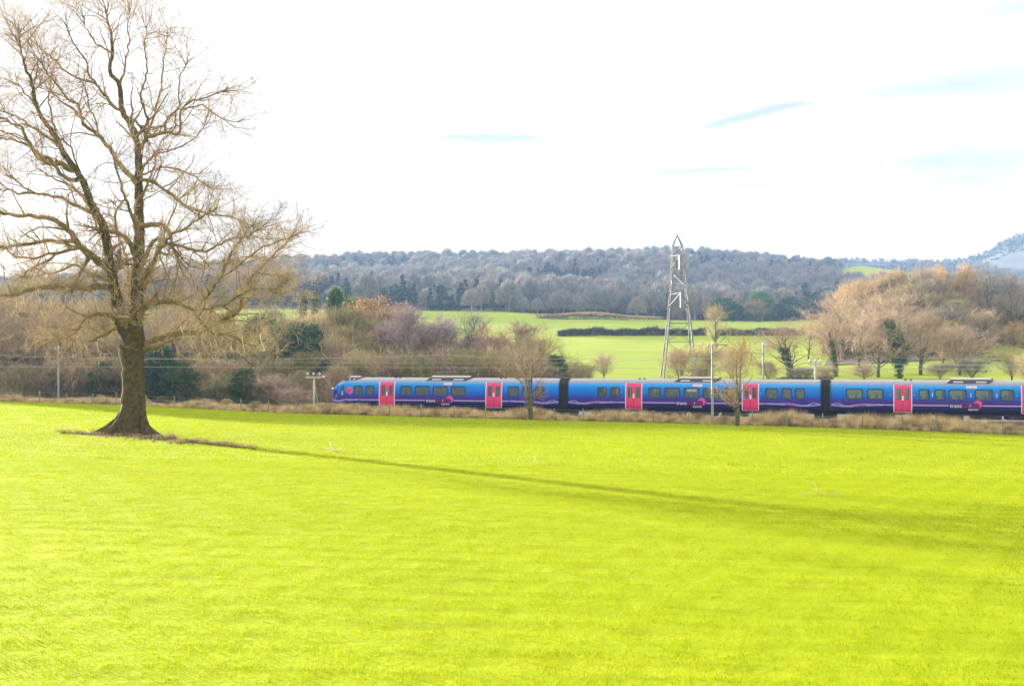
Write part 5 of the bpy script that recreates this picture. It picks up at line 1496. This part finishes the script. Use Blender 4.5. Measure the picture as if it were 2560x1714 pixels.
    # roof gear
    def unit(ra, rb, hgt, name):
        mb = MB()
        yv = [-1.02, -.86, -.55, 0, .55, .86, 1.02]; zv = [3.50, 3.50 + .12 + hgt * .6, 3.72 + hgt * .8, 3.80 + hgt, 3.72 + hgt * .8, 3.62 + hgt * .6, 3.50]
        sl = [.45, .22, .05, 0, .05, .22, .45]
        n_ = len(yv); pts = []
        for k in range(n_): pts.append((ra + .0 + (.0 if k in (0,) else .30 + .1 * (k != 1)), yv[k], zv[k]))
        for k in range(n_): pts.append((rb - (.45 if k == 0 else .20 if k == 1 else .0), yv[k], zv[k]))
        fs = [(k, k + 1, n_ + k + 1, n_ + k) for k in range(n_ - 1)]; fs += [tuple(range(n_ - 1, -1, -1)), tuple(range(n_, 2 * n_))]
        mb.poly(pts, fs, 0)
        # pale panels between grille bays, on the near flank, and the pale lid edge
        Lr = rb - ra - 1.0
        for (qa, qb) in ((.03, .30), (.66, .95)):
            a3, b3 = ra + .5 + Lr * qa, ra + .5 + Lr * qb
            p0 = Vector((0, yv[0], zv[0])); p1 = Vector((0, yv[1], zv[1])); nn_ = Vector((0, -.6, .45)).normalized() * .012
            c0 = p0.lerp(p1, .30) + nn_; c1 = p0.lerp(p1, .85) + nn_
            mb.poly([(a3, c0.y, c0.z), (b3, c0.y, c0.z), (b3 + .05, c1.y, c1.z), (a3 + .05, c1.y, c1.z)], [(0, 1, 2, 3)], 1)
        p1 = Vector((0, yv[2], zv[2])); p2 = Vector((0, yv[3], zv[3])); up_ = Vector((0, 0, .012))
        mb.poly([(ra + .42, p1.y, p1.z + .012), (rb - .15, p1.y, p1.z + .012), (rb - .15, p2.y, p2.z + .012), (ra + .42, p2.y, p2.z + .012)], [(0, 1, 2, 3)], 1)
        mb.build(name, [M['roofgrille'], M['roofpale']], car)
    if roofunit: unit(roofunit[0], roofunit[1], .16, 'roof_unit')
    for (ra, rb) in extra_roof: unit(ra, rb, .10, 'roof_unit')
    for v_ in vents:
        mb = MB(); mb.box(v_, v_ + .18, -.35, -.1, 3.74, 3.84); mb.box(v_ + .45, v_ + .63, -.35, -.1, 3.74, 3.84); mb.build('roof_vent', M['black'], car)
    # underframe, bogies
    mb = MB(); mb.box(s0 + .5, s1 - .5, -1.1, 1.1, .72, .93)
    for a_, c_ in ((.28, .36), (.38, .47), (.50, .60), (.62, .72)):
        mb.box(s0 + Lc * a_, s0 + Lc * c_, -1.25, 1.25, .30 + .1 * (a_ > .45), .74)
    mb.build('underframe', M['under'], car)
    for bc in (s0 + 3.9, s1 - 3.9):
        mb = MB(); mb.box(bc - 1.7, bc + 1.7, -1.12, -.98, .45, .68); mb.box(bc - 1.7, bc + 1.7, .98, 1.12, .45, .68); mb.box(bc - .4, bc + .4, -1.12, 1.12, .38, .72)
        for dx_ in (-1.3, 1.3): mb.box(bc + dx_ - .2, bc + dx_ + .2, -1.14, -.96, .30, .56)
        mb.bar((bc - .5, -1.15, .55), (bc - .2, -1.15, .85), .08, 6); mb.bar((bc + .5, -1.15, .55), (bc + .2, -1.15, .85), .08, 6)
        mb.build('bogie', M['under'], car)
        for dx_ in (-1.3, 1.3):
            mb = MB(); 
            for y_ in (-.76, .76): mb.bar((bc + dx_, y_ - .06, .42), (bc + dx_, y_ + .06, .42), .42, 20)
            mb.bar((bc + dx_, -.76, .42), (bc + dx_, .76, .42), .08, 8); mb.build('wheelset', M['under'], car)
    # lettering and badge
    def text(body, s, z, size, m, off=.02, shear=0.0, name='lettering'):
        cu = bpy.data.curves.new('lettering', 'FONT'); cu.body = body; cu.size = size; cu.shear = shear; cu.extrude = .003; cu.align_x = 'LEFT'
        tmp = bpy.data.objects.new('tmp', cu); COL.objects.link(tmp); bpy.context.view_layer.update()
        me = bpy.data.meshes.new_from_object(tmp); bpy.data.objects.remove(tmp); me.materials.clear(); me.materials.append(M[m])
        y_ = side_w(z) + off; o = bpy.data.objects.new(name, me); link(o, car); o.location = (s, -y_, z); o.rotation_euler = (R(90), 0, 0); return o
    def disc(cx_, cz_, rx, rz_, m, off, name, n_=24, a0_=0, a1_=360):
        mb = MB(); pts = [sidept(cx_, cz_, off)] + [sidept(cx_ + rx * math.cos(R(a0_ + (a1_ - a0_) * k / n_)), cz_ + rz_ * math.sin(R(a0_ + (a1_ - a0_) * k / n_)), off) for k in range(n_ + 1)]
        mb.poly(pts, [(0, k + 1, k + 2) for k in range(n_)]); mb.build(name, M[m], car)
    if logo:
        la, lb = logo; Lg = lb - la
        # badge: rounded purple field with a pink globe at its right end
        mb = MB(); strip(mb, [(la + Lg * .30 + k * Lg * .62 / 10, 1.56) for k in range(11)], [.26 + .10 * min(1, k / 6) for k in range(11)], 0, .012); mb.build('logo_field', M['purple'], car)
        disc(lb - .36, 1.72, .36, .36, 'pink', .016, 'logo_globe'); disc(lb - .52, 1.55, .30, .27, 'purple', .020, 'logo_shade')
        text('trans', la, 1.44, .46, 'white', .03); text('pennine', la + Lg * .345, 1.44, .46, 'purple2', .03); text('/', la + Lg * .60, 1.45, .42, 'white', .035); text('express', la + Lg * .56, 1.20, .27, 'white', .03)
    for q in ones: text('1', q, 2.33, .52, 'white', .03)
    for q in syms: text('\u00ab:', q, 2.42, .24, 'white', .03) if False else text('ri', q, 2.45, .22, 'paleblue', .03)
    mb = MB()
    if roofunit:
        pc = (roofunit[0] + roofunit[1]) / 2 + .1; strip(mb, [(pc - .42, 3.20), (pc + .42, 3.20)], .20, 0, .012); mb.build('notice_panel', M['whiteline'], car)
        m2 = MB(); strip(m2, [(pc - .36, 3.20), (pc + .36, 3.20)], .12, 0, .018); m2.build('notice_print', M['plate'], car)
    return car, sidept, strip, disc, text


def ps(*pp): return [(px_s(a_), px_s(b_)) for a_, b_ in pp]
G1 = (px_s(1397.6), px_s(1418.5)); G2 = (px_s(2053), px_s(2075.5))
c1, sp1, st1, disc1, tx1 = carriage(0.0, G1[0], ps((884.7, 904.4), (914, 934.5), (1001.7, 1028), (1037.8, 1072.5), (1082, 1118), (1127, 1162.4), (1270, 1296), (1306, 1326), (1338, 1360)), ps((947.5, 986.7), (1214, 1254.5)),
     nose=True, roofunit=(px_s(1061), px_s(1172)), extra_roof=[(px_s(855), px_s(896))], logo=(px_s(1065), px_s(1133)), vents=(px_s(978), px_s(1243)))
carriage(G1[1], G2[0], ps((1494.4, 1515.6), (1526, 1548), (1621.6, 1650.8), (1661, 1699), (1710, 1747), (1757.8, 1797), (1805.8, 1838), (1914, 1944), (1955, 1978), (1988, 2011.4)), ps((1563.5, 1605), (1855, 1897)),
     roofunit=(px_s(1683), px_s(1799)), logo=(px_s(1691), px_s(1764)), vents=(px_s(1592),), syms=(px_s(1553), px_s(1609), px_s(1901)), blinds=(px_s(1728.5),))
s3 = G2[1]; s3e = s3 + 23.75
mir = lambda a_, b_: (s3 + s3e - b_, s3 + s3e - a_)
carriage(s3, s3e, ps((2116, 2156.6), (2167.9, 2208.8), (2298, 2322.8), (2337.6, 2362.5), (2373, 2415.6), (2438.5, 2481), (2501.7, 2534.4)) + [(s3e - 4.6, s3e - 3.85), (s3e - 3.5, s3e - 2.75)], ps((2234, 2280)) + [(px_s(2553.6), px_s(2553.6) + 1.5)],
     nose=True, flip=True, roofunit=(px_s(2366), px_s(2487)), logo=(px_s(2375), px_s(2456)), vents=(px_s(2263),), ones=(px_s(2327), px_s(2423.5), px_s(2488)), syms=(px_s(2223), px_s(2284), px_s(2541)))
# cab details of the leading carriage
mb = MB(); zz = np.linspace(2.02, 3.02, 9)
pth = [(.52 + .30 * ((z - 2.02)) ** 1.5 + .06, z) for z in zz]; st1(mb, pth, [.05, .28, .38, .42, .43, .42, .38, .30, .10], 0, .014); mb.build('cab_side_window', M['black'], c1)
mb = MB()
for q in (1.28, 1.88):
    st1(mb, [(q, z) for z in np.linspace(1.1, 3.3, 8)], .025, 0, .01)
mb.build('cab_door_seam', M['frame'], c1)
mb = MB(); st1(mb, [(1.50, z) for z in np.linspace(1.95, 3.05, 6)], .32, 0, .012); mb.build('cab_door_window_frame', M['frame'], c1)
mb = MB(); st1(mb, [(1.50, z) for z in (2.02, 2.2, 2.45)], .22, 0, .018); mb.build('cab_door_lower_pane', M['cream'], c1)
mb = MB(); st1(mb, [(1.50, z) for z in (2.52, 2.8, 2.98)], .22, 0, .018); mb.build('cab_door_upper_pane', M['glass'], c1)
mb = MB(); st1(mb, [(.62, 1.93), (.92, 1.93)], .07, 0, .014); mb.build('number_plate', M['paleblue'], c1)
cx1 = px_s(873); disc1(cx1, 2.52, .36, .36, 'pink', .010, 'badge_disc')
mb = MB(); st1(mb, [(cx1 - .30, 2.38), (cx1 - .12, 2.56), (cx1 + .05, 2.62), (cx1 + .16, 2.60)], [.02, .07, .06, .02], 0, .016); st1(mb, [(cx1 - .16, 2.20), (cx1 - .05, 2.42), (cx1 + .12, 2.50), (cx1 + .30, 2.60)], [.12, .07, .05, .02], 0, .016); mb.build('badge_swoosh', M['frame'], c1)
# white light edge and lamp cluster on the nose
mb = MB()
for sg in (-1, 1):
    mb.lathe((.20, sg * .62, 2.62), [(.02, -.1), (.11, -.05), (.12, .05), (.02, .12)], 10)
mb.build('headlight', M['white'], c1)


def gangway(a_, b_):
    mb = MB(); P_ = [(1.20, .88), (1.31, 1.1), (1.33, 2.0), (1.27, 3.05), (1.16, 3.35), (.80, 3.80), (0, 3.86)]
    P_ = [(-y, z) for y, z in P_] + [(y, z) for y, z in P_[::-1][1:]]
    n_ = len(P_); xs_ = np.linspace(a_ + .01, b_ - .01, 11); pts = []
    for k, x in enumerate(xs_):
        q = 1.0 if k % 2 == 0 else .965
        for y, z in P_: pts.append((x, y * q, .88 + (z - .88) * (1 if k % 2 == 0 else .99)))
    fs = [(k * n_ + i, k * n_ + i + 1, (k + 1) * n_ + i + 1, (k + 1) * n_ + i) for k in range(len(xs_) - 1) for i in range(n_ - 1)] + [tuple(range(n_)), tuple(range((len(xs_) - 1) * n_, len(xs_) * n_))]
    mb.poly(pts, fs); mb.box(a_ - .6, b_ + .6, -1.0, 1.0, .12, .90); mb.build('gangway_bellows', M['black'], train)
gangway(*G1); gangway(*G2)
print('done; meshes', len(bpy.data.meshes), 'tris', sum(sum(len(p.vertices) - 2 for p in m.polygons) if len(m.polygons) < 3000 else len(m.polygons) * 2 for m in bpy.data.meshes))
